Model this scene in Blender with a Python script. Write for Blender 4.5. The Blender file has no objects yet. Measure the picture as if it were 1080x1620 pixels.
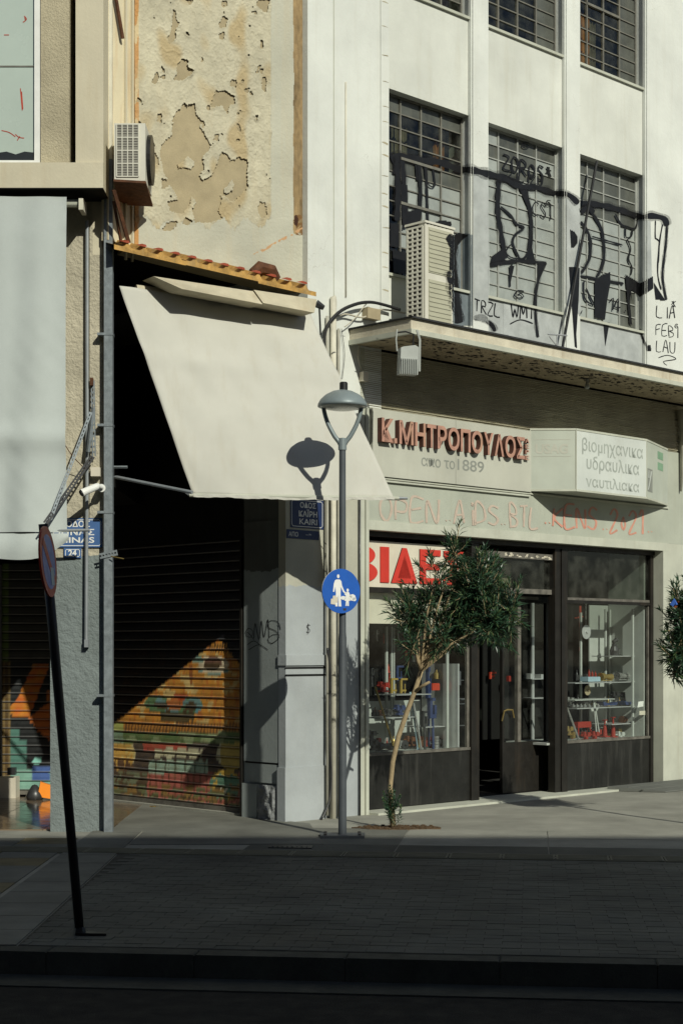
import bpy, bmesh, math, random
from mathutils import Vector, noise
from mathutils.bvhtree import BVHTree
random.seed(7)
R = math.radians
sc = bpy.context.scene
col = sc.collection

# ------------------------------------------------------------------ camera, sky, sun, exposure
cam_d = bpy.data.cameras.new('camera'); cam = bpy.data.objects.new('camera', cam_d); col.objects.link(cam)
EYE = (0.0, 0.0, 1.65); FPX = 2600.0; HOR = 1028.0; CXP = 540.0
cam.location = EYE; cam.rotation_euler = (R(90), 0, 0)
cam_d.sensor_width = 36; cam_d.lens = FPX / 1620 * 36; cam_d.shift_y = (HOR - 810) / 1620
cam_d.clip_start = 0.1; cam_d.clip_end = 500
sc.camera = cam
w = bpy.data.worlds.new('World'); sc.world = w; w.use_nodes = True
nt = w.node_tree; nt.nodes.clear()
sky = nt.nodes.new('ShaderNodeTexSky'); sky.sky_type = 'NISHITA'; sky.sun_disc = False
SUNV = Vector((0.79, -1.45, 1.026)).normalized()          # towards the sun
sky.sun_elevation = math.asin(SUNV.z); sky.sun_rotation = math.atan2(SUNV.x, SUNV.y)
bg = nt.nodes.new('ShaderNodeBackground'); bg.inputs[1].default_value = 0.078
wo = nt.nodes.new('ShaderNodeOutputWorld')
nt.links.new(sky.outputs[0], bg.inputs[0]); nt.links.new(bg.outputs[0], wo.inputs[0])
sl = bpy.data.lights.new('sun', 'SUN'); sl.energy = 5.0; sl.angle = R(0.5); sl.color = (1.0, 0.99, 0.86)
so = bpy.data.objects.new('sun', sl); col.objects.link(so)
so.rotation_euler = SUNV.to_track_quat('Z', 'Y').to_euler(); so.location = (8, -10, 20)
sc.view_settings.view_transform = 'Standard'; sc.view_settings.look = 'None'
sc.view_settings.exposure = -0.38; sc.view_settings.gamma = 1.0; sc.view_settings.use_curve_mapping = False

# ------------------------------------------------------------------ materials
def mat(name, c, rough=0.8, var=0.15, vscale=3.0, bump=0.0, bscale=60.0, metal=0.0, streak=0.0, stain=None, split=None,
        attr=False, trans=0.0, spec=0.3, crack=0.0, fine=0.0, bdist=0.01):
    m = bpy.data.materials.new(name); m.use_nodes = True
    t = m.node_tree; N = t.nodes; Lk = t.links.new
    b = N['Principled BSDF']
    b.inputs['Roughness'].default_value = rough; b.inputs['Metallic'].default_value = metal
    b.inputs['Specular IOR Level'].default_value = spec
    geo = N.new('ShaderNodeNewGeometry')
    def nz(scale, detail=5, vec=None, sc3=None, rgh=0.6):
        n = N.new('ShaderNodeTexNoise'); n.inputs['Scale'].default_value = scale; n.inputs['Detail'].default_value = detail
        n.inputs['Roughness'].default_value = rgh
        if sc3:
            mp = N.new('ShaderNodeMapping'); mp.inputs['Scale'].default_value = sc3
            Lk(geo.outputs['Position'], mp.inputs[0]); Lk(mp.outputs[0], n.inputs['Vector'])
        else: Lk(geo.outputs['Position'], n.inputs['Vector'])
        return n.outputs[0]
    def ramp(fac, a, b_, v0=0.0, v1=1.0):
        r = N.new('ShaderNodeMapRange'); r.inputs[1].default_value = a; r.inputs[2].default_value = b_
        r.inputs[3].default_value = v0; r.inputs[4].default_value = v1; Lk(fac, r.inputs[0]); return r.outputs[0]
    def mix(fac, ca, cb, mode='MIX'):
        x = N.new('ShaderNodeMix'); x.data_type = 'RGBA'; x.blend_type = mode
        for sock, v in ((x.inputs[0], fac), (x.inputs[6], ca), (x.inputs[7], cb)):
            if isinstance(v, (int, float)): sock.default_value = v
            elif isinstance(v, tuple): sock.default_value = (v[0], v[1], v[2], 1)
            else: Lk(v, sock)
        return x.outputs[2]
    base = tuple(c)
    if attr:
        a = N.new('ShaderNodeAttribute'); a.attribute_name = 'paint'; base = a.outputs['Color']
    if split:                                             # another coat of paint, or the unshaded tone, below a ragged line
        z0, c2 = split
        sp = N.new('ShaderNodeSeparateXYZ'); Lk(geo.outputs['Position'], sp.inputs[0])
        ad = N.new('ShaderNodeMath'); ad.operation = 'MULTIPLY_ADD'; Lk(nz(9, 6), ad.inputs[0]); ad.inputs[1].default_value = 0.12
        Lk(sp.outputs[2], ad.inputs[2])
        base = mix(ramp(ad.outputs[0], z0 + 0.055, z0 + 0.062), tuple(c2), base)
    k = mix(ramp(nz(vscale), 0.3, 0.7), (1 - var,) * 3, (1 + var * 0.4,) * 3)
    out = mix(1.0, base, k, 'MULTIPLY')
    if fine:
        out = mix(1.0, out, mix(ramp(nz(140, 3), 0.3, 0.7), (1 - fine,) * 3, (1 + fine * 0.5,) * 3), 'MULTIPLY')
    if streak:
        s = nz(1.0, 6, sc3=(9, 9, 0.7), rgh=0.65)
        out = mix(ramp(s, 0.52, 0.78, 0, streak), out, stain or (0.3, 0.24, 0.15))
    if crack:
        v = N.new('ShaderNodeTexVoronoi'); v.feature = 'DISTANCE_TO_EDGE'; v.inputs['Scale'].default_value = 1.6
        mp = N.new('ShaderNodeVectorMath'); mp.operation = 'MULTIPLY_ADD'
        n2 = N.new('ShaderNodeTexNoise'); n2.inputs['Scale'].default_value = 3; n2.inputs['Detail'].default_value = 6
        Lk(geo.outputs['Position'], n2.inputs['Vector'])
        Lk(n2.outputs['Color'], mp.inputs[0]); mp.inputs[1].default_value = (0.9, 0.9, 0.9); Lk(geo.outputs['Position'], mp.inputs[2])
        Lk(mp.outputs[0], v.inputs['Vector'])
        mk = ramp(v.outputs['Distance'], 0.0, 0.004, crack, 0.0)
        md = N.new('ShaderNodeMath'); md.operation = 'MULTIPLY'; Lk(mk, md.inputs[0]); Lk(ramp(nz(1.1, 3), 0.52, 0.6), md.inputs[1])
        out = mix(md.outputs[0], out, (0.18, 0.15, 0.1))
    Lk(out, b.inputs['Base Color'])
    if bump:
        bn = N.new('ShaderNodeBump'); bn.inputs['Strength'].default_value = min(bump, 1.0); bn.inputs['Distance'].default_value = bdist
        Lk(nz(bscale, 4), bn.inputs['Height']); Lk(bn.outputs[0], b.inputs['Normal'])
    rr = ramp(nz(vscale * 2.3, 4), 0.25, 0.75, max(rough - 0.12, 0.02), min(rough + 0.1, 1))
    Lk(rr, b.inputs['Roughness'])
    if trans:
        tl = N.new('ShaderNodeBsdfTranslucent'); Lk(out, tl.inputs[0])
        ms = N.new('ShaderNodeMixShader'); ms.inputs[0].default_value = trans
        Lk(b.outputs[0], ms.inputs[1]); Lk(tl.outputs[0], ms.inputs[2]); Lk(ms.outputs[0], N['Material Output'].inputs[0])
    return m

def glass_mat(name, tint=(0.9, 0.94, 0.92), dirt=0.05, refl=1.0):
    m = bpy.data.materials.new(name); m.use_nodes = True; t = m.node_tree; N = t.nodes; N.clear(); Lk = t.links.new
    o = N.new('ShaderNodeOutputMaterial'); tr = N.new('ShaderNodeBsdfTransparent'); tr.inputs[0].default_value = (*tint, 1)
    gl = N.new('ShaderNodeBsdfGlossy'); gl.inputs['Roughness'].default_value = 0.03; gl.inputs[0].default_value = (1, 1, 1, 1)
    fr = N.new('ShaderNodeFresnel'); fr.inputs[0].default_value = 1.5
    g0 = N.new('ShaderNodeNewGeometry'); iv = N.new('ShaderNodeMath'); iv.operation = 'SUBTRACT'; iv.inputs[0].default_value = refl; Lk(g0.outputs['Backfacing'], iv.inputs[1]); iv.use_clamp = True
    mm = N.new('ShaderNodeMath'); mm.operation = 'MULTIPLY'; Lk(iv.outputs[0], mm.inputs[1]); Lk(fr.outputs[0], mm.inputs[0])
    m1 = N.new('ShaderNodeMixShader'); Lk(mm.outputs[0], m1.inputs[0]); Lk(tr.outputs[0], m1.inputs[1]); Lk(gl.outputs[0], m1.inputs[2])
    df = N.new('ShaderNodeBsdfDiffuse'); df.inputs[0].default_value = (0.35, 0.35, 0.3, 1)
    geo = N.new('ShaderNodeNewGeometry'); nz = N.new('ShaderNodeTexNoise'); nz.inputs['Scale'].default_value = 6; nz.inputs['Detail'].default_value = 8
    Lk(geo.outputs['Position'], nz.inputs['Vector'])
    mr = N.new('ShaderNodeMapRange'); mr.inputs[1].default_value = 0.4; mr.inputs[2].default_value = 0.75; mr.inputs[4].default_value = dirt
    Lk(nz.outputs[0], mr.inputs[0])
    m2 = N.new('ShaderNodeMixShader'); Lk(mr.outputs[0], m2.inputs[0]); Lk(m1.outputs[0], m2.inputs[1]); Lk(df.outputs[0], m2.inputs[2])
    Lk(m2.outputs[0], o.inputs[0]); return m

M = dict(
 white=mat('white_render', (0.66, 0.675, 0.625), 0.85, 0.14, 1.3, 0.3, 25, streak=0.30, stain=(0.50, 0.48, 0.40), crack=0.5, fine=0.03),
 spandrel=mat('spandrel_render', (0.63, 0.64, 0.58), 0.85, 0.14, 1.4, 0.25, 30, streak=0.42, stain=(0.46, 0.44, 0.35), fine=0.04),
 ledge=mat('ledge_concrete', (0.60, 0.55, 0.43), 0.9, 0.25, 4, 0.35, 30, streak=0.55, stain=(0.27, 0.20, 0.12), fine=0.08),
 soffit=mat('flaking_soffit', (0.40, 0.33, 0.22), 0.9, 0.35, 5, 0.5, 18, fine=0.1),
 flake=mat('flaked_black', (0.03, 0.025, 0.02), 0.9),
 stucco=mat('beige_stucco', (0.44, 0.39, 0.27), 0.95, 0.2, 2.5, 0.9, 55, fine=0.15, bdist=0.012, streak=0.2, stain=(0.25, 0.2, 0.13)),
 ribbed=mat('combed_stucco', (0.40, 0.37, 0.27), 0.95, 0.2, 2, 0.8, 60, fine=0.12, bdist=0.01),
 pillar=mat('pillar_plaster', (0.46, 0.42, 0.32), 0.95, 0.2, 3, 1.0, 26, fine=0.12, split=(2.5, (0.19, 0.22, 0.215)), bdist=0.02),
 shopwall=mat('shop_wall_paint', (0.40, 0.42, 0.35), 0.8, 0.14, 2, 0.15, 40, streak=0.2, stain=(0.28, 0.26, 0.19), fine=0.04),
 trim=mat('cream_trim', (0.47, 0.48, 0.40), 0.75, 0.15, 3, 0.15, 40, streak=0.3, stain=(0.3, 0.26, 0.18)),
 board=mat('sign_board', (0.47, 0.47, 0.40), 0.55, 0.14, 1.6, 0.05, 20, streak=0.25, stain=(0.36, 0.33, 0.25), fine=0.03),
 lightbox=mat('lightbox_face', (0.56, 0.59, 0.55), 0.5, 0.12, 2, 0.0, streak=0.3, stain=(0.42, 0.41, 0.34)),
 lightboxdull=mat('lightbox_side', (0.46, 0.49, 0.42), 0.55, 0.14, 2, 0.0, streak=0.3, stain=(0.38, 0.37, 0.28)),
 greyshaded=mat('grey_paint_shaded_top', (0.11, 0.115, 0.105), 0.7, 0.2, 2.2, 0.2, 30, streak=0.3, stain=(0.20, 0.21, 0.20), fine=0.06, split=(2.42, (0.30, 0.33, 0.32))),  # grey paint below; the darker top is awning shade put into the colour
 pier=mat('pier_paint', (0.44, 0.43, 0.35), 0.8, 0.16, 2, 0.2, 30, split=(2.27, (0.36, 0.385, 0.39)), fine=0.04, streak=0.12, stain=(0.3, 0.29, 0.25)),
 stone=mat('rough_stone', (0.27, 0.28, 0.28), 0.95, 0.35, 12, 1.0, 22, fine=0.2, bdist=0.02),
 peel=mat('peeling_paint', (0.70, 0.64, 0.50), 0.85, 0.14, 1.7, 0.6, 34, streak=0.3, stain=(0.50, 0.40, 0.25), fine=0.05, attr=True),
 plaster=mat('bare_plaster', (0.38, 0.315, 0.195), 0.95, 0.2, 4, 0.3, 60, fine=0.1),
 leftcream=mat('cream_render', (0.56, 0.51, 0.38), 0.85, 0.12, 1.7, 0.2, 30, streak=0.3, stain=(0.42, 0.33, 0.2), fine=0.04),
 sidewall=mat('rust_streaked_wall', (0.66, 0.58, 0.40), 0.85, 0.15, 2, 0.2, 30, streak=0.8, stain=(0.50, 0.30, 0.12), fine=0.05),
 black=mat('black_paint', (0.006, 0.006, 0.006), 0.5, 0.1),
 spray=mat('black_spray_paint', (0.012, 0.012, 0.013), 0.45, 0.3, 9),
 sprayoff=mat('grey_overspray', (0.10, 0.105, 0.11), 0.6, 0.2, 9),
 silver=mat('silver_paint', (0.42, 0.44, 0.425), 0.5, 0.25, 5),
 pink=mat('pink_spray', (0.50, 0.405, 0.33), 0.7, 0.15, 12),
 pinkred=mat('red_spray', (0.56, 0.27, 0.20), 0.7, 0.2, 12),
 marker=mat('black_marker', (0.02, 0.02, 0.022), 0.5, 0.2),
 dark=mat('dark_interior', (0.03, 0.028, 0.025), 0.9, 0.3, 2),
 void=mat('shade_black_interior', (0.006, 0.006, 0.005), 0.95, 0.3, 2),  # near-black colour standing in for deep shade
 doorframe=mat('dark_steel_frame', (0.022, 0.020, 0.017), 0.45, 0.35, 6, 0.15, 40, metal=0.2, streak=0.3, stain=(0.10, 0.07, 0.045)),
 kick=mat('dusty_kick_panel', (0.020, 0.020, 0.018), 0.38, 0.5, 3, 0.06, 30, streak=0.7, stain=(0.07, 0.068, 0.06), spec=0.3),
 worn=mat('worn_metal', (0.14, 0.13, 0.11), 0.6, 0.5, 10, 0.3, 40),
 alu=mat('aluminium', (0.55, 0.56, 0.55), 0.4, 0.15, 5, metal=0.5),
 galv=mat('galvanised_pipe', (0.24, 0.27, 0.285), 0.5, 0.3, 18, 0.1, 60, metal=0.35, fine=0.15),
 pipegrey=mat('grey_pipe', (0.25, 0.27, 0.28), 0.5, 0.15, 9, metal=0.2),
 pipewhite=mat('painted_pipe', (0.62, 0.59, 0.48), 0.7, 0.2, 6, streak=0.4, stain=(0.36, 0.28, 0.17)),
 pipedirty=mat('weathered_pipe', (0.40, 0.385, 0.32), 0.7, 0.25, 6, streak=0.5, stain=(0.22, 0.18, 0.12)),
 lamp=mat('lamp_paint', (0.215, 0.255, 0.262), 0.45, 0.12, 5, metal=0.15, fine=0.05),
 post=mat('post_paint', (0.085, 0.095, 0.105), 0.5, 0.2, 4, metal=0.15, fine=0.08),
 lens=mat('lamp_lens', (0.50, 0.50, 0.46), 0.25, 0.1, 9),
 blacktin=mat('black_plastic', (0.015, 0.015, 0.015), 0.4),
 awn=mat('awning_canvas', (0.53, 0.52, 0.46), 0.9, 0.10, 1.5, 0.06, 400, streak=0.35, stain=(0.42, 0.38, 0.29), trans=0.03),
 hood=mat('awning_hood', (0.50, 0.45, 0.33), 0.8, 0.2, 4, 0.1, 30, streak=0.4, stain=(0.3, 0.22, 0.12)),
 blind=mat('white_blind', (0.47, 0.51, 0.49), 0.85, 0.08, 2.2, 0.2, 200, streak=0.12, stain=(0.42, 0.45, 0.40), fine=0.05, trans=0.04),
 tile=mat('ochre_corrugated', (0.50, 0.29, 0.08), 0.75, 0.45, 12, 0.3, 40, streak=0.7, stain=(0.27, 0.23, 0.15), fine=0.2),
 tilered=mat('red_edge', (0.33, 0.06, 0.025), 0.7, 0.3, 9),
 tileunder=mat('corrugated_underside', (0.30, 0.27, 0.19), 0.8, 0.3, 6),
 rust=mat('rusty_steel', (0.11, 0.045, 0.02), 0.8, 0.5, 14, 0.3, 50),
 acbody=mat('ac_body', (0.62, 0.60, 0.51), 0.5, 0.1, 4, streak=0.2, stain=(0.42, 0.36, 0.25)),
 acgrille=mat('ac_louvres', (0.42, 0.41, 0.31), 0.55, 0.1, 5),
 acdark=mat('ac_coil', (0.035, 0.03, 0.025), 0.6, 0.4, 40),
 signblue=mat('sign_blue', (0.018, 0.10, 0.42), 0.4, 0.12, 7),
 plaque=mat('plaque_blue', (0.06, 0.13, 0.30), 0.45, 0.15, 6, streak=0.15, stain=(0.2, 0.22, 0.25)),
 plaquenavy=mat('plaque_navy', (0.02, 0.035, 0.10), 0.4, 0.15, 6),
 signwhite=mat('sign_white', (0.74, 0.74, 0.70), 0.5, 0.1, 8),
 signred=mat('sign_red', (0.42, 0.05, 0.025), 0.5, 0.25, 8),
 signface=mat('sign_yellowed_face', (0.62, 0.57, 0.46), 0.5, 0.15, 3, streak=0.3, stain=(0.5, 0.38, 0.22)),
 redlet=mat('red_letter', (0.56, 0.045, 0.03), 0.5, 0.12, 5),
 letface=mat('salmon_letter_face', (0.44, 0.24, 0.18), 0.7, 0.3, 14, streak=0.4, stain=(0.42, 0.30, 0.17)),
 letside=mat('letter_side', (0.09, 0.035, 0.025), 0.7, 0.3, 14),
 greylet=mat('grey_letter', (0.25, 0.26, 0.23), 0.6, 0.15, 14),
 fadelet=mat('faded_letter', (0.40, 0.43, 0.39), 0.6, 0.25, 14, streak=0.6, stain=(0.52, 0.54, 0.50)) if 0 else mat('faded_letter', (0.37, 0.40, 0.36), 0.6, 0.25, 14),
 fadegreen=mat('faded_green', (0.22, 0.36, 0.24), 0.6, 0.2, 8),
 glass=glass_mat('shop_glass', (0.96, 0.98, 0.97), dirt=0.02, refl=1.0),
 dglass=glass_mat('dusty_window_glass', (0.72, 0.75, 0.72), dirt=0.07, refl=1.0),
 pglass=mat('painted_over_glass', (0.33, 0.355, 0.33), 0.35, 0.25, 3.5, 0.0, streak=0.5, stain=(0.33, 0.35, 0.32), spec=0.5),
 pglass2=mat('smeared_glass', (0.10, 0.105, 0.09), 0.35, 0.4, 3.5, 0.0, streak=0.5, stain=(0.18, 0.17, 0.13), spec=0.5),
 bar=mat('window_bar', (0.17, 0.165, 0.14), 0.6, 0.3, 12, streak=0.3, stain=(0.3, 0.25, 0.16)),
 barlight=mat('window_bar_pale', (0.33, 0.34, 0.31), 0.6, 0.2, 12),
 curtain=mat('orange_curtain', (0.62, 0.26, 0.05), 0.9, 0.2, 5),
 curtainb=mat('beige_curtain', (0.36, 0.30, 0.19), 0.9, 0.2, 5),
 paleglass=mat('pale_green_pane', (0.42, 0.49, 0.44), 0.25, 0.10, 1.2, 0.0, spec=0.6, streak=0.2, stain=(0.36, 0.42, 0.34)),
 slat=mat('painted_shutter', (0.5, 0.5, 0.5), 0.5, 0.22, 7, 0.05, 40, attr=True, spec=0.4, fine=0.08),
 shutter_frame=mat('shutter_guide', (0.10, 0.10, 0.10), 0.6, 0.3, 6, metal=0.2),
 ground=mat('worn_concrete_paving', (0.30, 0.295, 0.25), 0.85, 0.3, 1.6, 0.3, 60, fine=0.16),
 paver=mat('grey_brick_paver', (0.10, 0.103, 0.088), 0.8, 0.5, 0.9, 0.3, 60, fine=0.25, streak=0.3, stain=(0.05, 0.05, 0.045)),
 joint=mat('paver_joint', (0.062, 0.06, 0.05), 0.95, 0.3, 4),
 tact=mat('guide_tile', (0.17, 0.165, 0.12), 0.8, 0.25, 3, 0.1, 60, fine=0.1),
 ochretile=mat('ochre_slab', (0.19, 0.16, 0.09), 0.8, 0.3, 3, 0.1, 60, fine=0.15),
 band=mat('smooth_band', (0.17, 0.17, 0.145), 0.8, 0.3, 2, 0.1, 60, fine=0.15),
 polish=mat('polished_stone', (0.20, 0.15, 0.10), 0.13, 0.35, 3, 0.06, 12, spec=0.7),
 kerb=mat('kerb_stone', (0.05, 0.052, 0.042), 0.85, 0.35, 5, 0.3, 50, fine=0.2),
 road=mat('asphalt', (0.0065, 0.0065, 0.0055), 0.9, 0.3, 3, 0.5, 150, fine=0.25),
 soil=mat('tree_pit_soil', (0.12, 0.075, 0.04), 1.0, 0.5, 25, 0.8, 60, fine=0.3),
 iron=mat('cast_iron', (0.05, 0.05, 0.05), 0.6, 0.3, 20, metal=0.4),
 bark=mat('oleander_bark', (0.34, 0.26, 0.15), 0.9, 0.3, 16, 0.6, 45),
 leaf=mat('oleander_leaf', (0.038, 0.088, 0.045), 0.38, 0.45, 9, trans=0.18, spec=0.5),
 leaf2=mat('dry_oleander_leaf', (0.085, 0.13, 0.05), 0.5, 0.35, 3, trans=0.2),
 flower=mat('orange_flower', (0.45, 0.12, 0.05), 0.7), bluebit=mat('blue_rag', (0.05, 0.14, 0.5), 0.7),
 wood=mat('wood_strip', (0.32, 0.15, 0.05), 0.7, 0.25, 9), 
 red=mat('tool_red', (0.27, 0.03, 0.02), 0.4), blue=mat('tool_blue', (0.03, 0.045, 0.115), 0.4), brass=mat('brass', (0.45, 0.33, 0.12), 0.35, metal=0.7),
 steel=mat('tool_steel', (0.42, 0.42, 0.40), 0.3, 0.2, 9, metal=0.7), iron2=mat('tool_iron', (0.07, 0.07, 0.07), 0.4, 0.3, 9, metal=0.5),
 palew=mat('display_white', (0.40, 0.42, 0.39), 0.6, 0.15, 3), yellow=mat('tool_yellow', (0.30, 0.21, 0.05), 0.5), skyb=mat('pale_blue_box', (0.30, 0.42, 0.48), 0.5),
 orange=mat('orange_plastic', (0.85, 0.26, 0.02), 0.5, 0.05), cable=mat('black_cable', (0.02, 0.02, 0.02), 0.6), cablew=mat('pale_cable', (0.50, 0.46, 0.36), 0.7),
 farwall=mat('opposite_render', (0.22, 0.20, 0.16), 0.9, 0.15, 1, streak=0.2), farglass=mat('opposite_glass', (0.03, 0.035, 0.04), 0.1, spec=0.6),
 ramp=mat('rubber_ramp', (0.13, 0.135, 0.12), 0.85, 0.2, 3, 0.3, 80),
)

def mist(name, c, fac):
    m = bpy.data.materials.new(name); m.use_nodes = True; t = m.node_tree; N = t.nodes; N.clear(); Lk = t.links.new
    o = N.new('ShaderNodeOutputMaterial'); tr = N.new('ShaderNodeBsdfTransparent'); df = N.new('ShaderNodeBsdfDiffuse'); df.inputs[0].default_value = (*c, 1)
    geo = N.new('ShaderNodeNewGeometry'); nz = N.new('ShaderNodeTexNoise'); nz.inputs['Scale'].default_value = 90; nz.inputs['Detail'].default_value = 3; Lk(geo.outputs['Position'], nz.inputs['Vector'])
    mr = N.new('ShaderNodeMapRange'); mr.inputs[1].default_value = 0.35; mr.inputs[2].default_value = 0.65; mr.inputs[3].default_value = fac * .4; mr.inputs[4].default_value = fac * 1.3; Lk(nz.outputs[0], mr.inputs[0])
    mx = N.new('ShaderNodeMixShader'); Lk(mr.outputs[0], mx.inputs[0]); Lk(tr.outputs[0], mx.inputs[1]); Lk(df.outputs[0], mx.inputs[2]); Lk(mx.outputs[0], o.inputs[0]); return m
M['mist'] = mist('paint_mist', (0.02, 0.02, 0.022), 0.36)
M['wash'] = mist('grey_wash', (0.20, 0.22, 0.225), 0.75)
M['bluewash'] = mat('slate_paint', (0.17, 0.20, 0.215), 0.6, 0.25, 5)

# ------------------------------------------------------------------ frames and mesh helpers
class Fr:
    """upright plane: u runs along it, n points out of it, z is up"""
    def __init__(s, ox, oy, ux, uy):
        l = math.hypot(ux, uy); s.o = (ox, oy); s.u = (ux / l, uy / l); s.n = (s.u[1], -s.u[0])
    def p(s, a, o, z): return (s.o[0] + s.u[0] * a + s.n[0] * o, s.o[1] + s.u[1] * a + s.n[1] * o, z)
    def S(s, px, o=0.0):
        k = (px - CXP) / FPX; ox = s.o[0] + s.n[0] * o; oy = s.o[1] + s.n[1] * o
        return (k * oy - ox) / (s.u[0] - k * s.u[1])
    def at(s, px, py, o=0.0):
        a = s.S(px, o); y = s.o[1] + s.u[1] * a + s.n[1] * o
        return a, EYE[2] + (HOR - py) * y / FPX
F = Fr(0.189, 16.374, 0.7151, 0.6990)                     # facade of the white building
_c = F.p(-0.98, 0, 0)
D = Fr(_c[0], _c[1], 0.699, -0.7151)                      # its side towards the passage (s negative = farther in)
P = Fr(-0.34, 15.95, 0.873, 0.488)                        # peeling wall above the passage
L = Fr(0, 14.90, 1, 0)                                    # pillar of the left building
B2 = Fr(0, 18.4, 1, 0)                                    # shutter behind the pillar
G = Fr(0, 8.78, 0.9935, -0.114)                           # kerb line; n points to the road
W = Fr(0, 0, 1, 0)

class MB:
    def __init__(s): s.v = []; s.f = []; s.m = []; s.c = []
    def add(s, vs, fs, mi=0):
        k = len(s.v); s.v += vs; s.f += [tuple(i + k for i in f) for f in fs]; s.m += [mi] * len(fs); return s
    def box(s, fr, a0, a1, o0, o1, z0, z1, mi=0):
        return s.add([fr.p(a, o, z) for z in (z0, z1) for o in (o0, o1) for a in (a0, a1)],
                     [(0, 1, 3, 2), (4, 6, 7, 5), (0, 4, 5, 1), (2, 3, 7, 6), (0, 2, 6, 4), (1, 5, 7, 3)], mi)
    def prism(s, fr, pts, o0, o1, mi=0, side=None):       # outline in (a,z), pushed from o0 to o1
        n = len(pts); s.add([fr.p(a, o1, z) for a, z in pts] + [fr.p(a, o0, z) for a, z in pts], [tuple(range(n)), tuple(range(2 * n - 1, n - 1, -1))], mi)
        k = len(s.v) - 2 * n
        for i in range(n): s.f.append((k + i, k + n + i, k + n + (i + 1) % n, k + (i + 1) % n)); s.m.append(mi if side is None else side)
        return s
    def slab(s, pts, z0, z1, mi=0):                       # outline in (x,y)
        n = len(pts)
        s.add([(x, y, z1) for x, y in pts] + [(x, y, z0) for x, y in pts],
              [tuple(range(n)), tuple(range(2 * n - 1, n - 1, -1))] + [(i, n + i, n + (i + 1) % n, (i + 1) % n) for i in range(n)], mi)
        return s
    def tube(s, pts, r, n=8, mi=0, caps=True):
        pts = [Vector(p) for p in pts]; rs = r if isinstance(r, (list, tuple)) else [r] * len(pts)
        k = len(s.v); prev = None
        for i, p in enumerate(pts):
            t = (pts[min(i + 1, len(pts) - 1)] - pts[max(i - 1, 0)]).normalized()
            if prev is None:
                a = t.cross(Vector((0, 0, 1)) if abs(t.z) < 0.9 else Vector((1, 0, 0))).normalized()
            else: a = (prev - t * prev.dot(t)).normalized()
            prev = a; b = t.cross(a)
            for j in range(n):
                q = 2 * math.pi * j / n; s.v.append(tuple(p + (a * math.cos(q) + b * math.sin(q)) * rs[i]))
        for i in range(len(pts) - 1):
            for j in range(n):
                s.f.append((k + i * n + j, k + i * n + (j + 1) % n, k + (i + 1) * n + (j + 1) % n, k + (i + 1) * n + j)); s.m.append(mi)
        if caps:
            s.f.append(tuple(k + j for j in range(n))[::-1]); s.f.append(tuple(k + (len(pts) - 1) * n + j for j in range(n))); s.m += [mi, mi]
        return s
    def lathe(s, c, prof, n=24, mi=0):                    # prof: (radius, height)
        k = len(s.v)
        for r, h in prof:
            for j in range(n):
                q = 2 * math.pi * j / n; s.v.append((c[0] + r * math.cos(q), c[1] + r * math.sin(q), c[2] + h))
        for i in range(len(prof) - 1):
            for j in range(n):
                s.f.append((k + i * n + j, k + i * n + (j + 1) % n, k + (i + 1) * n + (j + 1) % n, k + (i + 1) * n + j)); s.m.append(mi)
        return s
    def disc(s, fr, a, z, ra, rz, o0, o1, n=32, mi=0, side=None):
        return s.prism(fr, [(a + ra * math.cos(2 * math.pi * i / n), z + rz * math.sin(2 * math.pi * i / n)) for i in range(n)], o0, o1, mi, side)

TARGET_V = []; TARGET_F = []                              # surfaces that the spray paint lies on
def build(name, mb, mats, parent=None, kind=None, smooth=False, target=False, cols=None, loc=None, fixn=True):
    me = bpy.data.meshes.new(name)
    base = loc or (parent['_w'] if parent is not None else None)
    if base is None:
        xs = [v[0] for v in mb.v]; ys = [v[1] for v in mb.v]; zs = [v[2] for v in mb.v]
        base = ((min(xs) + max(xs)) / 2, (min(ys) + max(ys)) / 2, min(zs))
    if parent is not None: base = parent['_w']
    base = tuple(base)
    me.from_pydata([(x - base[0], y - base[1], z - base[2]) for x, y, z in mb.v], [], mb.f)
    for m in (mats if isinstance(mats, (list, tuple)) else [mats]): me.materials.append(M[m])
    me.polygons.foreach_set('material_index', mb.m)
    if smooth: me.polygons.foreach_set('use_smooth', [True] * len(me.polygons))
    if cols:
        at = me.color_attributes.new('paint', 'FLOAT_COLOR', 'POINT')
        at.data.foreach_set('color', [q for c in cols for q in (c[0], c[1], c[2], 1.0)])
    if fixn:
        bm = bmesh.new(); bm.from_mesh(me); bmesh.ops.recalc_face_normals(bm, faces=bm.faces); bm.to_mesh(me); bm.free()
    me.update()
    if target:
        k = len(TARGET_V); TARGET_V.extend(mb.v); TARGET_F.extend(tuple(i + k for i in f) for f in mb.f)
    o = bpy.data.objects.new(name, me); col.objects.link(o); o['_w'] = base
    if parent is not None: o.parent = parent
    else: o.location = base
    if kind: o['kind'] = kind
    return o
def thing(name, label, cat, loc=(0, 0, 0), group=None):
    o = bpy.data.objects.new(name, None); col.objects.link(o); o.location = loc; o['_w'] = tuple(loc)
    o['label'] = label; o['category'] = cat; o.empty_display_size = 0.2
    if group: o['group'] = group
    return o
def tag(o, label, cat, group=None):
    o['label'] = label; o['category'] = cat
    if group: o['group'] = group
    return o
def part(name, fr, a0, a1, o0, o1, z0, z1, m, parent, **k):
    return build(name, MB().box(fr, a0, a1, o0, o1, z0, z1), m, parent, **k)

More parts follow.
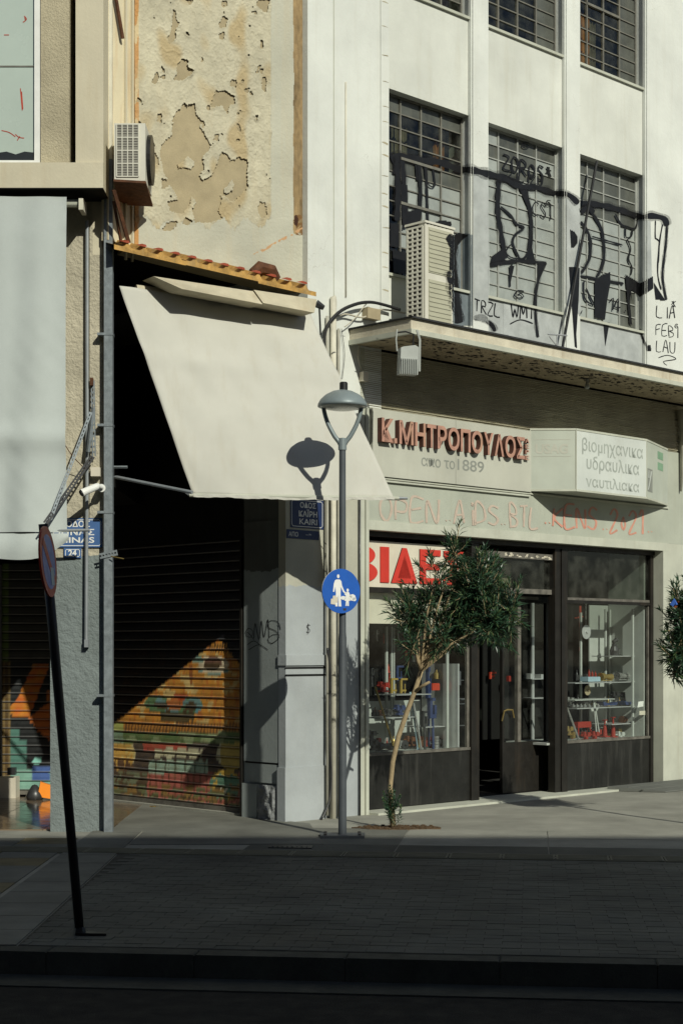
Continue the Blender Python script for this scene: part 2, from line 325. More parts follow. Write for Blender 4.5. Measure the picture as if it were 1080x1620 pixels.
def glyphs(body, bold=0.0, res=6):
    """outline of a word in the built-in font, as flat verts and faces"""
    cu = bpy.data.curves.new('t', 'FONT'); cu.body = body; cu.size = 1; cu.offset = bold; cu.resolution_u = res
    ob = bpy.data.objects.new('t', cu); col.objects.link(ob)
    bpy.context.view_layer.update()
    me = bpy.data.meshes.new_from_object(ob.evaluated_get(bpy.context.evaluated_depsgraph_get()))
    v = [tuple(q.co) for q in me.vertices]; f = [tuple(q.vertices) for q in me.polygons]
    bpy.data.objects.remove(ob); bpy.data.curves.remove(cu); bpy.data.meshes.remove(me)
    return v, f
def text(mb, fr, body, a0, a1, z0, z1, o, thick=0.0, bold=0.0, mi=0, side=None, box=None):
    v, f = glyphs(body, bold)
    if not v: return mb
    x0 = min(q[0] for q in v); x1 = max(q[0] for q in v); y0 = min(q[1] for q in v); y1 = max(q[1] for q in v)
    q = [(a0 + (p[0] - x0) / (x1 - x0) * (a1 - a0), z0 + (p[1] - y0) / (y1 - y0) * (z1 - z0)) for p in v]
    mb.add([fr.p(a, o + thick, z) for a, z in q], f, mi)
    if thick:                                             # rim
        cnt = {}
        for face in f:
            for i in range(len(face)):
                e = (face[i], face[(i + 1) % len(face)])
                if (e[1], e[0]) in cnt: del cnt[(e[1], e[0])]
                else: cnt[e] = 1
        vs = []; fs = []
        for (i, j) in cnt:
            k = len(vs); vs += [fr.p(*((q[i][0], o + thick, q[i][1]))), fr.p(q[j][0], o + thick, q[j][1]), fr.p(q[j][0], o, q[j][1]), fr.p(q[i][0], o, q[i][1])]
            fs.append((k, k + 1, k + 2, k + 3))
        mb.add(vs, fs, mi if side is None else side)
    return mb
HAND = {'A': [[(0, 0), (.5, 1), (1, 0)], [(.2, .4), (.85, .4)]], 'B': [[(0, 0), (0, 1), (.7, .9), (.7, .6), (0, .5), (.9, .35), (.8, .05), (0, 0)]],
 'C': [[(1, .9), (.4, 1), (0, .6), (.1, .15), (.6, 0), (1, .15)]], 'D': [[(0, 0), (.05, 1), (.8, .75), (.9, .3), (0, 0)]],
 'E': [[(1, 1), (.1, .95), (0, 0), (1, .05)], [(0, .5), (.8, .52)]], 'e': [[(0, .5), (1, .55), (.8, 1), (.2, .95), (0, .4), (.3, 0), (1, .1)]],
 'F': [[(1, 1), (.1, .9), (0, 0)], [(0, .5), (.8, .55)]], 'I': [[(.5, 0), (.5, 1)]], 'i': [[(.5, 0), (.5, .65)], [(.4, .95), (.6, 1), (.5, .85), (.4, .95)]],
 'J': [[(.9, 1), (.8, .2), (.3, 0), (0, .3)]], 'K': [[(0, 0), (.05, 1)], [(.95, 1), (.1, .45), (1, 0)]], 'L': [[(.1, 1), (0, .05), (1, 0)]],
 'M': [[(0, 0), (.15, 1), (.5, .3), (.85, 1), (1, 0)]], 'N': [[(0, 0), (.05, 1), (.9, 0), (1, 1)]], 'O': [[(.5, 1), (.05, .7), (.1, .15), (.6, 0), (1, .4), (.85, .85), (.5, 1)]],
 'P': [[(0, 0), (.1, 1), (.9, .85), (.8, .5), (.05, .45)]], 'R': [[(0, 0), (.05, 1), (.85, .85), (.75, .55), (.1, .5), (1, 0)]],
 'S': [[(1, .9), (.4, 1), (.1, .7), (.9, .35), (.6, 0), (0, .1)]], 'T': [[(0, 1), (1, .95)], [(.5, .95), (.45, 0)]],
 'U': [[(0, 1), (.1, .1), (.6, 0), (.9, .3), (1, 1)]], 'W': [[(0, 1), (.25, 0), (.5, .7), (.75, 0), (1, 1)]], 'Z': [[(0, 1), (1, .95), (0, .05), (1, 0)]],
 '1': [[(.1, .7), (.55, 1), (.5, 0)]], '2': [[(0, .8), (.5, 1), (.9, .7), (0, 0), (1, .05)]], '0': [[(.5, .8), (.2, .5), (.5, .15), (.8, .5), (.5, .8)]],
 '4': [[(.6, 0), (.65, 1), (0, .35), (1, .35)]], '*': [[(.1, .6), (.9, .9)], [(.2, 1), (.8, .4)], [(.5, 1), (.5, .4)]], '.': [[(.4, .0), (.5, .15)]], '@': [[(.3, .4), (.6, .6), (.8, .3), (.4, .1), (.05, .5), (.4, .95), (.9, .8)]]}
SPRAY_LAYER = [0]
def smooth_line(pts, step=5.0):
    if len(pts) < 3: 
        (x0, y0), (x1, y1) = pts[0], pts[-1]; n = max(2, int(math.hypot(x1 - x0, y1 - y0) / step) + 1)
        return [(x0 + (x1 - x0) * i / (n - 1), y0 + (y1 - y0) * i / (n - 1)) for i in range(n)]
    out = []; P_ = [pts[0]] + list(pts) + [pts[-1]]
    for i in range(1, len(P_) - 2):
        a, b, c, d = P_[i - 1], P_[i], P_[i + 1], P_[i + 2]; n = max(2, int(math.hypot(c[0] - b[0], c[1] - b[1]) / step))
        for k in range(n):
            t = k / n
            out.append(tuple(0.5 * (2 * b[j] + (c[j] - a[j]) * t + (2 * a[j] - 5 * b[j] + 4 * c[j] - d[j]) * t * t + (3 * b[j] - a[j] - 3 * c[j] + d[j]) * t ** 3) for j in (0, 1)))
    return out + [pts[-1]]
def cast(px, py, lift):
    d = Vector(((px - CXP) / FPX, 1, (HOR - py) / FPX)).normalized()
    h = BVH.ray_cast(Vector(EYE), d)
    if h[0] is None: return None
    n = h[1] if h[1].dot(d) < 0 else -h[1]
    return (h[0] + n * lift, n)
def quad_on(mb, q, lift, mi=0, deep=0):
    hs = [cast(x, y, lift) for x, y in q]
    ok = all(h is not None for h in hs)
    if ok:
        n0 = hs[0][1]
        ok = not (any(h[1].dot(n0) < 0.98 for h in hs) or any(abs((h[0] - hs[0][0]).dot(n0)) > 0.004 for h in hs))
    if ok:
        mb.add([tuple(h[0]) for h in hs], [tuple(range(len(q)))], mi); return
    if deep < 3 and len(q) == 4:                          # at an arris: cut the piece smaller
        a, b, c, d = q; m = lambda p, r_: ((p[0] + r_[0]) / 2, (p[1] + r_[1]) / 2)
        ab, bc, cd, da = m(a, b), m(b, c), m(c, d), m(d, a); o_ = m(ab, cd)
        for k in ((a, ab, o_, da), (ab, b, bc, o_), (o_, bc, c, cd), (da, o_, cd, d)): quad_on(mb, k, lift, mi, deep + 1)
class Paint:
    def __init__(s, m, par, nm=None): s.m = m; s.par = par; s.nm = nm
    def put(s, q, nm):
        groups = {}
        for f in q.f:                                     # one object per surface that the paint lies on
            a, b, c = (Vector(q.v[i]) for i in f[:3]); n = (b - a).cross(c - a)
            if n.length < 1e-12: continue
            n.normalize(); key = (round(n.x, 1), round(n.y, 1), round(n.z, 1), round(a.dot(n) / 0.03)); groups.setdefault(key, []).append(f)
        for fs in groups.values():
            g = MB()
            for f in fs: g.add([q.v[i] for i in f], [tuple(range(len(f)))])
            build(nm, g, s.m, s.par, fixn=False)
def stroke(mb, pts, wd, mi=0, taper=True):
    if isinstance(mb, Paint):
        q = MB()
        if wd > 3 and mb.m == 'spray': q2 = MB(); stroke(q2, pts, wd * 1.75, mi, taper); 
        else: q2 = None
        stroke(q, pts, wd, mi, taper); mb.put(q, 'graffiti_stroke')
        if q2: Paint('mist', mb.par).put(q2, 'overspray')
        return
    SPRAY_LAYER[0] += 1; lift = 0.002 + 0.00012 * (SPRAY_LAYER[0] % 40)
    ln = smooth_line(pts, 2.5 if wd > 2.5 else 3.5); n = len(ln); ed = []
    for i, (x, y) in enumerate(ln):
        a = ln[max(i - 1, 0)]; b = ln[min(i + 1, n - 1)]; dx, dy = b[0] - a[0], b[1] - a[1]; l = math.hypot(dx, dy) or 1
        hw = wd / 2 * (1 + 0.16 * math.sin(i * 0.7 + wd)); 
        if taper and (i == 0 or i == n - 1): hw *= 0.4
        ed.append(((x - dy / l * hw, y + dx / l * hw), (x + dy / l * hw, y - dx / l * hw)))
    for i in range(n - 1): quad_on(mb, [ed[i][0], ed[i][1], ed[i + 1][1], ed[i + 1][0]], lift, mi)
def fill(mb, poly, mi=0, step=1.6, seg=2.6):
    if isinstance(mb, Paint):
        q = MB(); fill(q, poly, mi, step, seg); mb.put(q, mb.nm or 'graffiti_fill'); return
    SPRAY_LAYER[0] += 1; lift = 0.002 + 0.00012 * (SPRAY_LAYER[0] % 40)
    y0 = min(p[1] for p in poly); y1 = max(p[1] for p in poly); y = y0
    while y < y1:
        ym = y + step / 2; xs = []
        for i in range(len(poly)):
            (xa, ya), (xb, yb) = poly[i], poly[(i + 1) % len(poly)]
            if (ya <= ym) != (yb <= ym): xs.append(xa + (ym - ya) / (yb - ya) * (xb - xa))
        xs.sort()
        for a, b in zip(xs[::2], xs[1::2]):
            n = max(1, int((b - a) / seg)); 
            for k in range(n):
                xa = a + (b - a) * k / n; xb = a + (b - a) * (k + 1) / n
                quad_on(mb, [(xa, y), (xb, y), (xb, y + step), (xa, y + step)], lift, mi)
        y += step
def hand(mb, word, x, y, wch, hch, wd, slope=0.0, gap=0.35, mi=0, jit=0.06):
    """handwriting: word starts at pixel x,y (baseline) on whatever surface is there"""
    rnd = random.Random(word)
    for ch in word:
        if ch == ' ': x += wch * 0.6; continue
        hj = hch * rnd.uniform(0.85, 1.1)
        tgt, mbq = mb, MB()
        for st in HAND.get(ch, []):
            pts = [(x + (p[0] + rnd.uniform(-jit, jit)) * wch, y + slope * p[0] * wch - (p[1] + rnd.uniform(-jit, jit)) * hj) for p in st]
            stroke(mbq, pts, wd, mi, taper=False)
        tgt.put(mbq, 'graffiti_letter')
        adv = wch * (0.45 if ch in '.iI1' else 1) + wch * gap; x += adv; y += slope * adv

def lin(r, g, b, k=1.0):
    f_ = lambda v: ((v / 255 + 0.055) / 1.055) ** 2.4 if v > 10 else v / 255 / 12.92
    return (min(f_(r) * k, 0.9), min(f_(g) * k, 0.9), min(f_(b) * k, 0.9))

# ------------------------------------------------------------------ ground, road, pavement
gb = MB(); kb = [G.p(a, 0, 0)[:2] for a in (-40, 40)]
build('ground', MB().slab([(-200, -200), (200, -200), (200, 200), (-200, 200)], -0.6, -0.5), 'road', kind='structure')
build('road', MB().slab([(-40, -3.2), (40, -3.2), (40, kb[1][1]), (-40, kb[0][1])], -0.4, -0.13), 'road', kind='structure')
gut = [G.p(-12, 0.30, 0)[:2], G.p(12, 0.30, 0)[:2], G.p(12, 0.005, 0)[:2], G.p(-12, 0.005, 0)[:2]]
build('gutter', MB().slab(gut, -0.13, -0.122), 'kerb', kind='structure')
pv = build('pavement', MB().slab([G.p(-40, -0.17, 0)[:2], G.p(40, -0.17, 0)[:2], (40, 40), (-40, 40)], -0.4, 0.0), 'ground', kind='structure')
build('far_pavement', MB().slab([(-40, -6), (40, -6), (40, -3.2), (-40, -3.2)], -0.4, 0.0), 'ground', kind='structure')
# kerb stones
k0 = build('kerb', MB().box(G, -40, 40, -0.165, -0.012, -0.4, -0.03), 'kerb', kind='structure')
for i in range(22):
    a = -9 + i * 0.82; j = random.uniform(-0.0015, 0.0015)
    mb = MB(); z = 0.004 + j
    mb.prism(G, [(a + 0.002, -0.2), (a + 0.818, -0.2), (a + 0.818, z - 0.006), (a + 0.81, z), (a + 0.01, z), (a + 0.002, z - 0.006)], -0.16, 0.0 + j)
    build('kerb_stone', mb, 'kerb', k0)
# brick paving, many small stones joined
def in_band(x): return -2.25 < x < -1.80
jb = build('paving_bed', MB().slab([(-1.80, 9.16), G.p(7, -0.17, 0)[:2], G.p(7, -4.42, 0)[:2], (-1.80, 13.38)], -0.01, 0.003), 'joint', kind='structure')
mb = MB(); row = 0; o = -0.18
while o > -4.25:
    a = -2.2 + (0.105 if row % 2 else 0)
    while a < 6.5:
        x, y, _ = G.p(a, o, 0); a_0 = a
        if x > -1.98:
            if x < -1.79: a = a + (-1.79 - x)
            if a_0 + 0.21 - a < 0.03: a = a_0 + 0.21; continue
            bw = a_0 + 0.21 - a
            h = 0.006 + random.uniform(-0.0012, 0.0012); t = random.uniform(-0.001, 0.001); g = 0.0022
            mb.add([G.p(a + g, o - 0.1 + g, 0.001), G.p(a + bw - g, o - 0.1 + g, 0.001), G.p(a + bw - g, o - g, 0.001), G.p(a + g, o - g, 0.001),
                    G.p(a + g, o - 0.1 + g, h + t), G.p(a + bw - g, o - 0.1 + g, h - t), G.p(a + bw - g, o - g, h), G.p(a + g, o - g, h)],
                   [(4, 5, 6, 7), (0, 1, 5, 4), (1, 2, 6, 5), (2, 3, 7, 6), (3, 0, 4, 7)])
        a = a_0 + 0.21
    o -= 0.1; row += 1
build('brick_pavers', mb, 'paver', kind='stuff', fixn=False)
# smooth concrete band crossing the pavement, joints between its slabs
for i in range(12):
    y0 = 9.15 + i * 0.5
    build('band_slab', MB().slab([(-2.25, y0), (-1.81, y0), (-1.81, y0 + 0.49), (-2.25, y0 + 0.49)], -0.01, 0.010 + random.uniform(-.001, .001)), 'band', pv)
# ochre slabs at the left
for i in range(6):
    for j in range(11):
        x0 = -5.05 + i * 0.46; y0 = 9.3 + j * 0.46
        if y0 > 13.9 and x0 > -2.8: pass
        build('slab', MB().slab([(x0, y0), (x0 + 0.45, y0), (x0 + 0.45, y0 + 0.45), (x0, y0 + 0.45)], -0.01, 0.008 + random.uniform(-.0015, .0015)), 'ochretile' if (i + j) % 3 == 0 else 'band', pv)
# ribbed guide tiles for the blind
GT = Fr(0, 13.18, 0.9925, -0.122)
for i in range(24):
    a = -4.6 + i * 0.42; mb = MB(); z = 0.015
    mb.box(GT, a + 0.004, a + 0.416, -0.15, 0.15, -0.005, z)
    for k in range(5): mb.box(GT, a + 0.02, a + 0.40, -0.125 + k * 0.055, -0.098 + k * 0.055, z, z + 0.005)
    build('guide_tile', mb, 'tact', pv)
# big worn slabs by the shops
mb = MB()
for i in range(9):
    for j in range(3):
        a = -2.6 + i * 1.25; o_ = -4.48 - j * 0.62
        z = 0.005 + random.uniform(-.0015, .0015)
        if j == 0: m_ = 'paver'
        else: m_ = 'ground'
        pts = [G.p(a + 0.006, o_, 0)[:2], G.p(a + 1.244, o_, 0)[:2], G.p(a + 1.244, o_ - 0.61, 0)[:2], G.p(a + 0.006, o_ - 0.61, 0)[:2]]
        if j and pts[0][0] < -0.3: m_ = 'band'
        if pts[0][0] > -1.8: build('slab', MB().slab(pts, -0.01, z), m_, pv)
# polished arcade floor behind the pillar
for i in range(5):
    for j in range(5):
        x0 = -5.2 + i * 0.62; y0 = 15.0 + j * 0.66
        build('floor_slab', MB().slab([(x0, y0), (x0 + 0.614, y0), (x0 + 0.614, y0 + 0.652), (x0, y0 + 0.652)], -0.01, 0.012), 'polish', pv)
# raised shop threshold
build('threshold', MB().box(F, 0.11, 5.0, -1.6, 0.14, 0, 0.022), 'trim', pv)
# rubber ramp sheet
rp = MB(); rp.add([F.p(4.05, 0.02, 0.055), F.p(6.2, 0.02, 0.055), F.p(6.2, 0.62, 0.018), F.p(4.35, 0.62, 0.018), F.p(4.05, 0.02, 0.004), F.p(6.2, 0.02, 0.004), F.p(6.2, 0.62, 0.004), F.p(4.35, 0.62, 0.004)],
    [(0, 3, 2, 1), (4, 5, 6, 7), (3, 7, 6, 2), (0, 4, 7, 3), (0, 1, 5, 4), (1, 2, 6, 5)])
for k in (0.2, 0.4): rp.box(F, 4.2, 6.2, k - 0.004, k + 0.004, 0.03, 0.056 - 0.06 * k + 0.006)
tag(build('ramp', rp, 'ramp'), 'flat grey ramp sheet on the pavement under the right shop window', 'ramp')
# tree pit
TX, TY = 0.468, 15.16
pit = MB(); n = 14
pit.slab([(TX + 0.05 + 0.40 * math.cos(2 * math.pi * i / n) * (1 + 0.08 * math.sin(3 * i)), TY + 0.02 + 0.17 * math.sin(2 * math.pi * i / n)) for i in range(n)], -0.02, 0.011)
build('tree_pit', pit, 'soil', kind='structure')
mb = MB()
for i in range(120):
    q = random.uniform(0, 6.28); r = math.sqrt(random.random()); x = TX + 0.05 + 0.38 * r * math.cos(q); y = TY + 0.02 + 0.16 * r * math.sin(q); h = random.uniform(.008, .02)
    mb.slab([(x + h * math.cos(a), y + h * math.sin(a)) for a in (0.3, 1.9, 3.4, 5.1)], 0.008, 0.011 + h * 0.7)
build('soil_clods', mb, 'soil', kind='stuff')
mc = MB(); mx0, my0 = (425 - CXP) / FPX * 13.7, 13.62
mc.slab([(mx0, my0), (mx0 + 0.36, my0 - 0.04), (mx0 + 0.37, my0 + 0.16), (mx0, my0 + 0.2)], 0.0, 0.013)
for i in range(8): mc.slab([(mx0 + 0.03 + i * 0.04, my0 + 0.03 - i * .003), (mx0 + 0.045 + i * 0.04, my0 + 0.03 - i * .003), (mx0 + 0.045 + i * 0.04, my0 + 0.16 - i * .003), (mx0 + 0.03 + i * 0.04, my0 + 0.16 - i * .003)], 0.013, 0.017)
tag(build('drain_cover', mc, 'iron'), 'small iron drain cover set in the pavement beyond the guide tiles', 'drain cover')

# ------------------------------------------------------------------ white corner building
bl = thing('corner_building', 'white rendered corner building with tall barred windows above a tool shop', 'building', F.p(2, 0, 0))
ZT = 12.6
WIN = [(0.408, 1.70), (1.949, 3.31), (3.56, 4.87)]
rows = [(5.47, 7.37), (8.40, 10.30)]
RW, RG = -0.055, -0.165
part('wall', F, -0.717, 0.30, -0.35, -0.004, 3.35, ZT, 'white', bl, target=True)
part('pilaster', F, 0.30, 0.408, -0.35, 0.0, 4.84, ZT, 'white', bl, target=True)
part('pilaster', F, 1.70, 1.949, -0.35, 0.0, 4.84, ZT, 'white', bl, target=True)
part('pilaster', F, 3.31, 3.56, -0.35, 0.0, 4.84, ZT, 'white', bl, target=True)
part('wall', F, 4.87, 14.0, -0.35, 0.0, 4.84, ZT, 'white', bl, target=True)
for a0, a1 in WIN:
    for z0, z1 in ((4.84, 5.47), (7.37, 8.40), (10.30, ZT)):
        part('spandrel', F, a0, a1, -0.35, RW, z0, z1, 'silver' if z0 < 5 and a0 > 1 else 'spandrel', bl, target=True)
    for z0, z1 in rows:
        part('sill', F, a0 + 0.001, a1 - 0.001, RG - 0.05, RW + 0.03, z0 - 0.012, z0 + 0.016, 'trim', bl)
    part('conduit', F, a1 - 0.02, a1 - 0.002, -0.05, -0.015, 4.9, 12, 'white', bl, target=True)
part('groove', F, -0.372, -0.364, -0.004, 0.001, 3.4, ZT, 'trim', bl)
part('raised_strip', F, 0.285, 0.40, 0.0, 0.006, 4.84, ZT, 'white', bl)
mb = MB(); _z = 4.9; _r = random.Random(2)
while _z < 9:
    _a = 0.29 + _r.uniform(0, .02); mb.prism(F, [(_a, _z), (_a + .09, _z + _r.uniform(-.02, .02)), (_a + .09, _z + .006), (_a + .04, _z + .012), (_a, _z + .004)], 0.0062, 0.0072); _z += _r.uniform(.12, .3)
build('hairline_cracks', mb, 'stucco', bl, kind='stuff')
# windows: 4 columns x 12 rows of panes
for wi, (a0, a1) in enumerate(WIN):
    for ri, (z0, z1) in enumerate(rows):
        z0 += 0.016
        fb = MB(); t = 0.022
        fb.box(F, a0, a0 + t, RG - 0.03, RG + 0.012, z0, z1); fb.box(F, a1 - t, a1, RG - 0.03, RG + 0.012, z0, z1)
        fb.box(F, a0 + t, a1 - t, RG - 0.03, RG + 0.012, z0, z0 + t); fb.box(F, a0 + t, a1 - t, RG - 0.03, RG + 0.012, z1 - t, z1)
        light = (wi > 0 and ri == 0)
        wn = build('window', fb, 'barlight' if light else 'bar', bl)
        if ri == 0: k_ = len(TARGET_V); TARGET_V.extend([F.p(a0, RG + 0.0085, z0), F.p(a1, RG + 0.0085, z0), F.p(a1, RG + 0.0085, z1), F.p(a0, RG + 0.0085, z1)]); TARGET_F.append((k_, k_ + 1, k_ + 2, k_ + 3))
        nc, nr = 4, 12; cw = (a1 - a0 - 2 * t) / nc; rh = (z1 - z0 - 2 * t) / nr
        bb = MB()
        for c in range(1, nc): bb.box(F, a0 + t + c * cw - 0.009, a0 + t + c * cw + 0.009, RG - 0.02, RG + 0.010, z0 + t, z1 - t)
        build('upright_bar', bb, 'barlight' if light else 'bar', wn)
        for r_ in range(1, nr):
            hb = MB().box(F, a0 + t, a1 - t, RG - 0.018, RG + 0.006, z0 + t + r_ * rh - 0.006, z0 + t + r_ * rh + 0.006)
            if r_ in (5, 8) and ri == 1 or (ri == 0 and wi == 0 and r_ in (5, 8)): hb.box(F, a0 + t + cw, a1 - t - cw, RG - 0.02, RG + 0.02, z0 + t + r_ * rh - 0.014, z0 + t + r_ * rh + 0.014)
            build('cross_bar', hb, 'barlight' if light else 'bar', wn)
        for c in range(nc):
            for r_ in range(nr):
                top = nr - 1 - r_                         # 0 = top row
                if ri == 1: m_ = 'pglass2' if (c == nc - 1 and random.random() < 0.85) else 'dglass'
                elif wi == 0:
                    m_ = 'dglass' if (top in (1, 2, 3) and c < 4) or (c == 0 and random.random() < 0.6) or (top > 9) else ('pglass2' if top < 5 else 'pglass')
                elif wi == 1: m_ = 'pglass2' if top < 3 and random.random() < 0.9 else 'pglass'
                else: m_ = 'pglass2' if (top < 4 or (c == 3 and r_ < 3)) else 'pglass'
                za = z0 + t + r_ * rh; aa = a0 + t + c * cw; tl = random.uniform(-0.002, 0.002)
                pm = MB(); g = 0.001
                pm.add([F.p(aa + g, RG - 0.008 + tl, za + g), F.p(aa + cw - g, RG - 0.008 - tl, za + g), F.p(aa + cw - g, RG - 0.008, za + rh - g), F.p(aa + g, RG - 0.008, za + rh - g),
                        F.p(aa + g, RG - 0.012 + tl, za + g), F.p(aa + cw - g, RG - 0.012 - tl, za + g), F.p(aa + cw - g, RG - 0.012, za + rh - g), F.p(aa + g, RG - 0.012, za + rh - g)],
                       [(0, 1, 2, 3), (7, 6, 5, 4), (0, 4, 5, 1), (1, 5, 6, 2), (2, 6, 7, 3), (3, 7, 4, 0)])
                build('pane', pm, m_, wn)
# dark rooms behind the windows
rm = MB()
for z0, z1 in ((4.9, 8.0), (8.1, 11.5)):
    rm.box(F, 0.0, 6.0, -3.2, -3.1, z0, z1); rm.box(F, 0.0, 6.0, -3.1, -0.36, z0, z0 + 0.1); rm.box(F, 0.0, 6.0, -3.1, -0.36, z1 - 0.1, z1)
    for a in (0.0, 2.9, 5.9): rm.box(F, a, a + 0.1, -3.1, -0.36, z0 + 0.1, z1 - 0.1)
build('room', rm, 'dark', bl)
def drape(a0, a1, z0, z1, o, m_):
    mb = MB(); n = 26
    for i in range(n + 1):
        a = a0 + (a1 - a0) * i / n; oo = o + 0.025 * math.sin(i * 1.7) + 0.01 * math.sin(i * 0.6)
        mb.v += [F.p(a, oo, z0 + 0.03 * math.sin(i * .5)), F.p(a, oo, z1)]
    for i in range(n): mb.f.append((2 * i, 2 * i + 2, 2 * i + 3, 2 * i + 1)); mb.m.append(0)
    return build('curtain', mb, m_, bl, fixn=False)
drape(3.80, 4.12, 8.42, 9.15, -0.30, 'curtain'); drape(4.12, 4.25, 8.42, 9.1, -0.32, 'curtainb'); drape(4.72, 5.1, 8.4, 10, -0.37, 'curtainb')
drape(3.1, 3.45, 8.42, 9.6, -0.37, 'curtainb'); drape(1.5, 1.75, 8.42, 9.2, -0.36, 'curtain'); drape(1.46, 1.62, 6.62, 7.2, -0.36, 'curtain'); drape(0.75, 0.98, 6.6, 7.25, -0.3, 'curtainb')
drape(4.62, 4.87, 5.5, 6.4, -0.32, 'curtainb')
# projecting ledge
lg = MB(); lg.box(F, -0.15, 14.0, 0.0, 0.83, 4.69, 4.815)
lo = build('ledge', lg, 'ledge', bl)
build('ledge_lip', MB().box(F, -0.165, 14.0, 0.80, 0.848, 4.665, 4.712).box(F, -0.165, -0.13, 0.002, 0.80, 4.665, 4.712), 'trim', bl)
build('ledge_flashing', MB().box(F, -0.17, 14.0, 0.835, 0.86, 4.815, 4.832).box(F, -0.17, 14.0, 0.0, 0.835, 4.8155, 4.826).box(F, -0.17, -0.15, 0.0, 0.86, 4.8151, 4.831), 'iron', bl)
sf = build('ledge_soffit', MB().box(F, -0.125, 14.0, 0.003, 0.795, 4.680, 4.6895), 'soffit', bl)
mb = MB()                                                 # flakes of paint hanging from and missing on the soffit
rnd = random.Random(5)
def spk(a, o, r):
    k = rnd.randint(5, 7); ph = rnd.uniform(0, 6); e = rnd.uniform(.25, .7)
    pts = [(a + r * math.cos(ph + i * 6.28 / k) * rnd.uniform(.6, 1.2), o + e * r * math.sin(ph + i * 6.28 / k) * rnd.uniform(.6, 1.2)) for i in range(k)]
    mb.add([F.p(x, min(max(y, .01), .79), 4.677 - rnd.uniform(0, .0015)) for x, y in pts], [tuple(range(k))])
for i in range(520):
    cl = rnd.choice([(0.25, .55, .25), (0.9, .35, .4), (1.7, .55, .35), (2.6, .35, .5), (2.9, .6, .35), (3.5, .45, .5), (4.2, .4, .5), (5, .5, .5)])
    spk(rnd.gauss(cl[0], cl[2]) if rnd.random() < .85 else rnd.uniform(-.1, 6), rnd.gauss(cl[1], .17), rnd.uniform(.008, .045))
build('soffit_flakes', mb, 'flake', bl, fixn=False, kind='stuff')
# wall between ledge and shop, combed stucco laid in uneven courses
part('wall', F, 0.002, 14.0, -0.35, -0.01, 4.10, 4.66, 'ribbed', bl)
mb = MB(); z = 4.075
while z < 4.65:
    a = 0.0
    while a < 5.4:
        l_ = random.uniform(0.12, 0.4); h = random.uniform(0.010, 0.016)
        d_ = random.uniform(0.002, 0.010)
        mb.add([F.p(a, -0.01, z), F.p(a + l_, -0.01, z), F.p(a + l_, d_ - 0.004, z + h * .4), F.p(a, d_ - 0.004, z + h * .5), F.p(a + l_, -0.01, z + h), F.p(a, -0.01, z + h)], [(0, 1, 2, 3), (3, 2, 4, 5)])
        a += l_
    z += 0.019
build('combed_relief', mb, 'ribbed', bl, kind='stuff', fixn=False)
part('wall', F, 0.107, 14.0, -0.35, 0.0, 2.95, 4.075, 'shopwall', bl, target=True)
part('pier', F, -0.40, 0.0, -0.35, -0.015, 0, 3.36, 'pier', bl, target=True)
part('pier', F, 0.0, 0.06, -0.35, 0.0, 0, 4.66, 'trim', bl, target=True)
part('pier', F, 0.064, 0.107, -0.35, 0.015, 0, 4.07, 'trim', bl, target=True)
part('wall', F, 5.30, 14.0, -0.35, 0.0, 0, 2.949, 'trim', bl, target=True)
# lintel and jamb mouldings of the shop opening
build('lintel_moulding', MB().box(F, 0.107, 5.30, -0.17, 0.012, 2.855, 2.95), 'trim', bl)
build('jamb_moulding', MB().box(F, 5.19, 5.30, -0.4, 0.012, 0, 2.854), 'trim', bl)
build('string_course', MB().box(F, 0.135, 2.63, 0.0, 0.03, 3.345, 3.362).box(F, 0.135, 5.3, 0.0, 0.022, 3.372, 3.39), 'trim', bl)
# corner pier, grey below
cp = build('corner_pier', MB().box(F, -0.98, -0.44, -0.13, -0.03, 0, 4.6).box(F, -1.0, -0.46, -0.13, -0.015, 0, 0.52).box(F, -0.99, -0.45, -0.13, -0.012, 1.50, 1.60), 'pier', bl, target=True)
build('pier_groove', MB().box(F, -0.985, -0.45, -0.03, -0.02, 1.40, 1.415).box(F, -0.985, -0.45, -0.03, -0.022, 1.47, 1.485), 'black', bl)
# side towards the passage: grey steel door panel, rough stone plinth
DP = -0.006; dj = D.S(384, DP); dq = min(D.S(446, DP), -0.135)
part('wall', D, dj - 0.01, -0.131, -0.45, DP - 0.025, 0.0, 4.9, 'greyshaded', bl)
pn = MB(); pn.box(D, dj + 0.02, dq, DP - 0.024, DP, 0.56, 2.9)
build('steel_panel', pn, 'greyshaded', bl, target=True)
build('panel_step', MB().box(D, dj + 0.1, dq, DP - 0.024, DP - 0.005, 0.36, 0.54), 'greyshaded', bl)
build('panel_step', MB().box(D, dj + 0.001, dj + 0.22, DP - 0.024, DP + 0.012, 0.0, 0.34), 'greyshaded', bl)
build('door_shadow_gap', MB().box(D, dj + 0.02, dq, DP - 0.024, DP - 0.012, 0.542, 0.556), 'black', bl)
st = MB(); nx, nz_ = 10, 10
for j in range(nz_ + 1):
    for i in range(nx + 1):
        a = dj + 0.23 + (dq - 0.03 - dj - 0.23) * i / nx; z = 0.34 * j / nz_; e = 0 if i in (0, nx) or j in (nz_,) else 1
        st.v.append(D.p(a, DP + 0.005 + e * (0.02 + 0.035 * noise.noise(Vector((a * 14, z * 14, 3)))), z))
for j in range(nz_):
    for i in range(nx):
        k = j * (nx + 1) + i; st.f.append((k, k + 1, k + nx + 2, k + nx + 1)); st.m.append(0)
build('stone_plinth', st, 'stone', bl)
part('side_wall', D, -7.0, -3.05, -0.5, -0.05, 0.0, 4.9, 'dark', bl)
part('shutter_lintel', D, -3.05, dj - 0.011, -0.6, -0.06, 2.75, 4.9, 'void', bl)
part('shutter_jamb', D, dj - 0.035, dj - 0.011, -0.45, DP + 0.01, 0.0, 2.75, 'doorframe', bl)
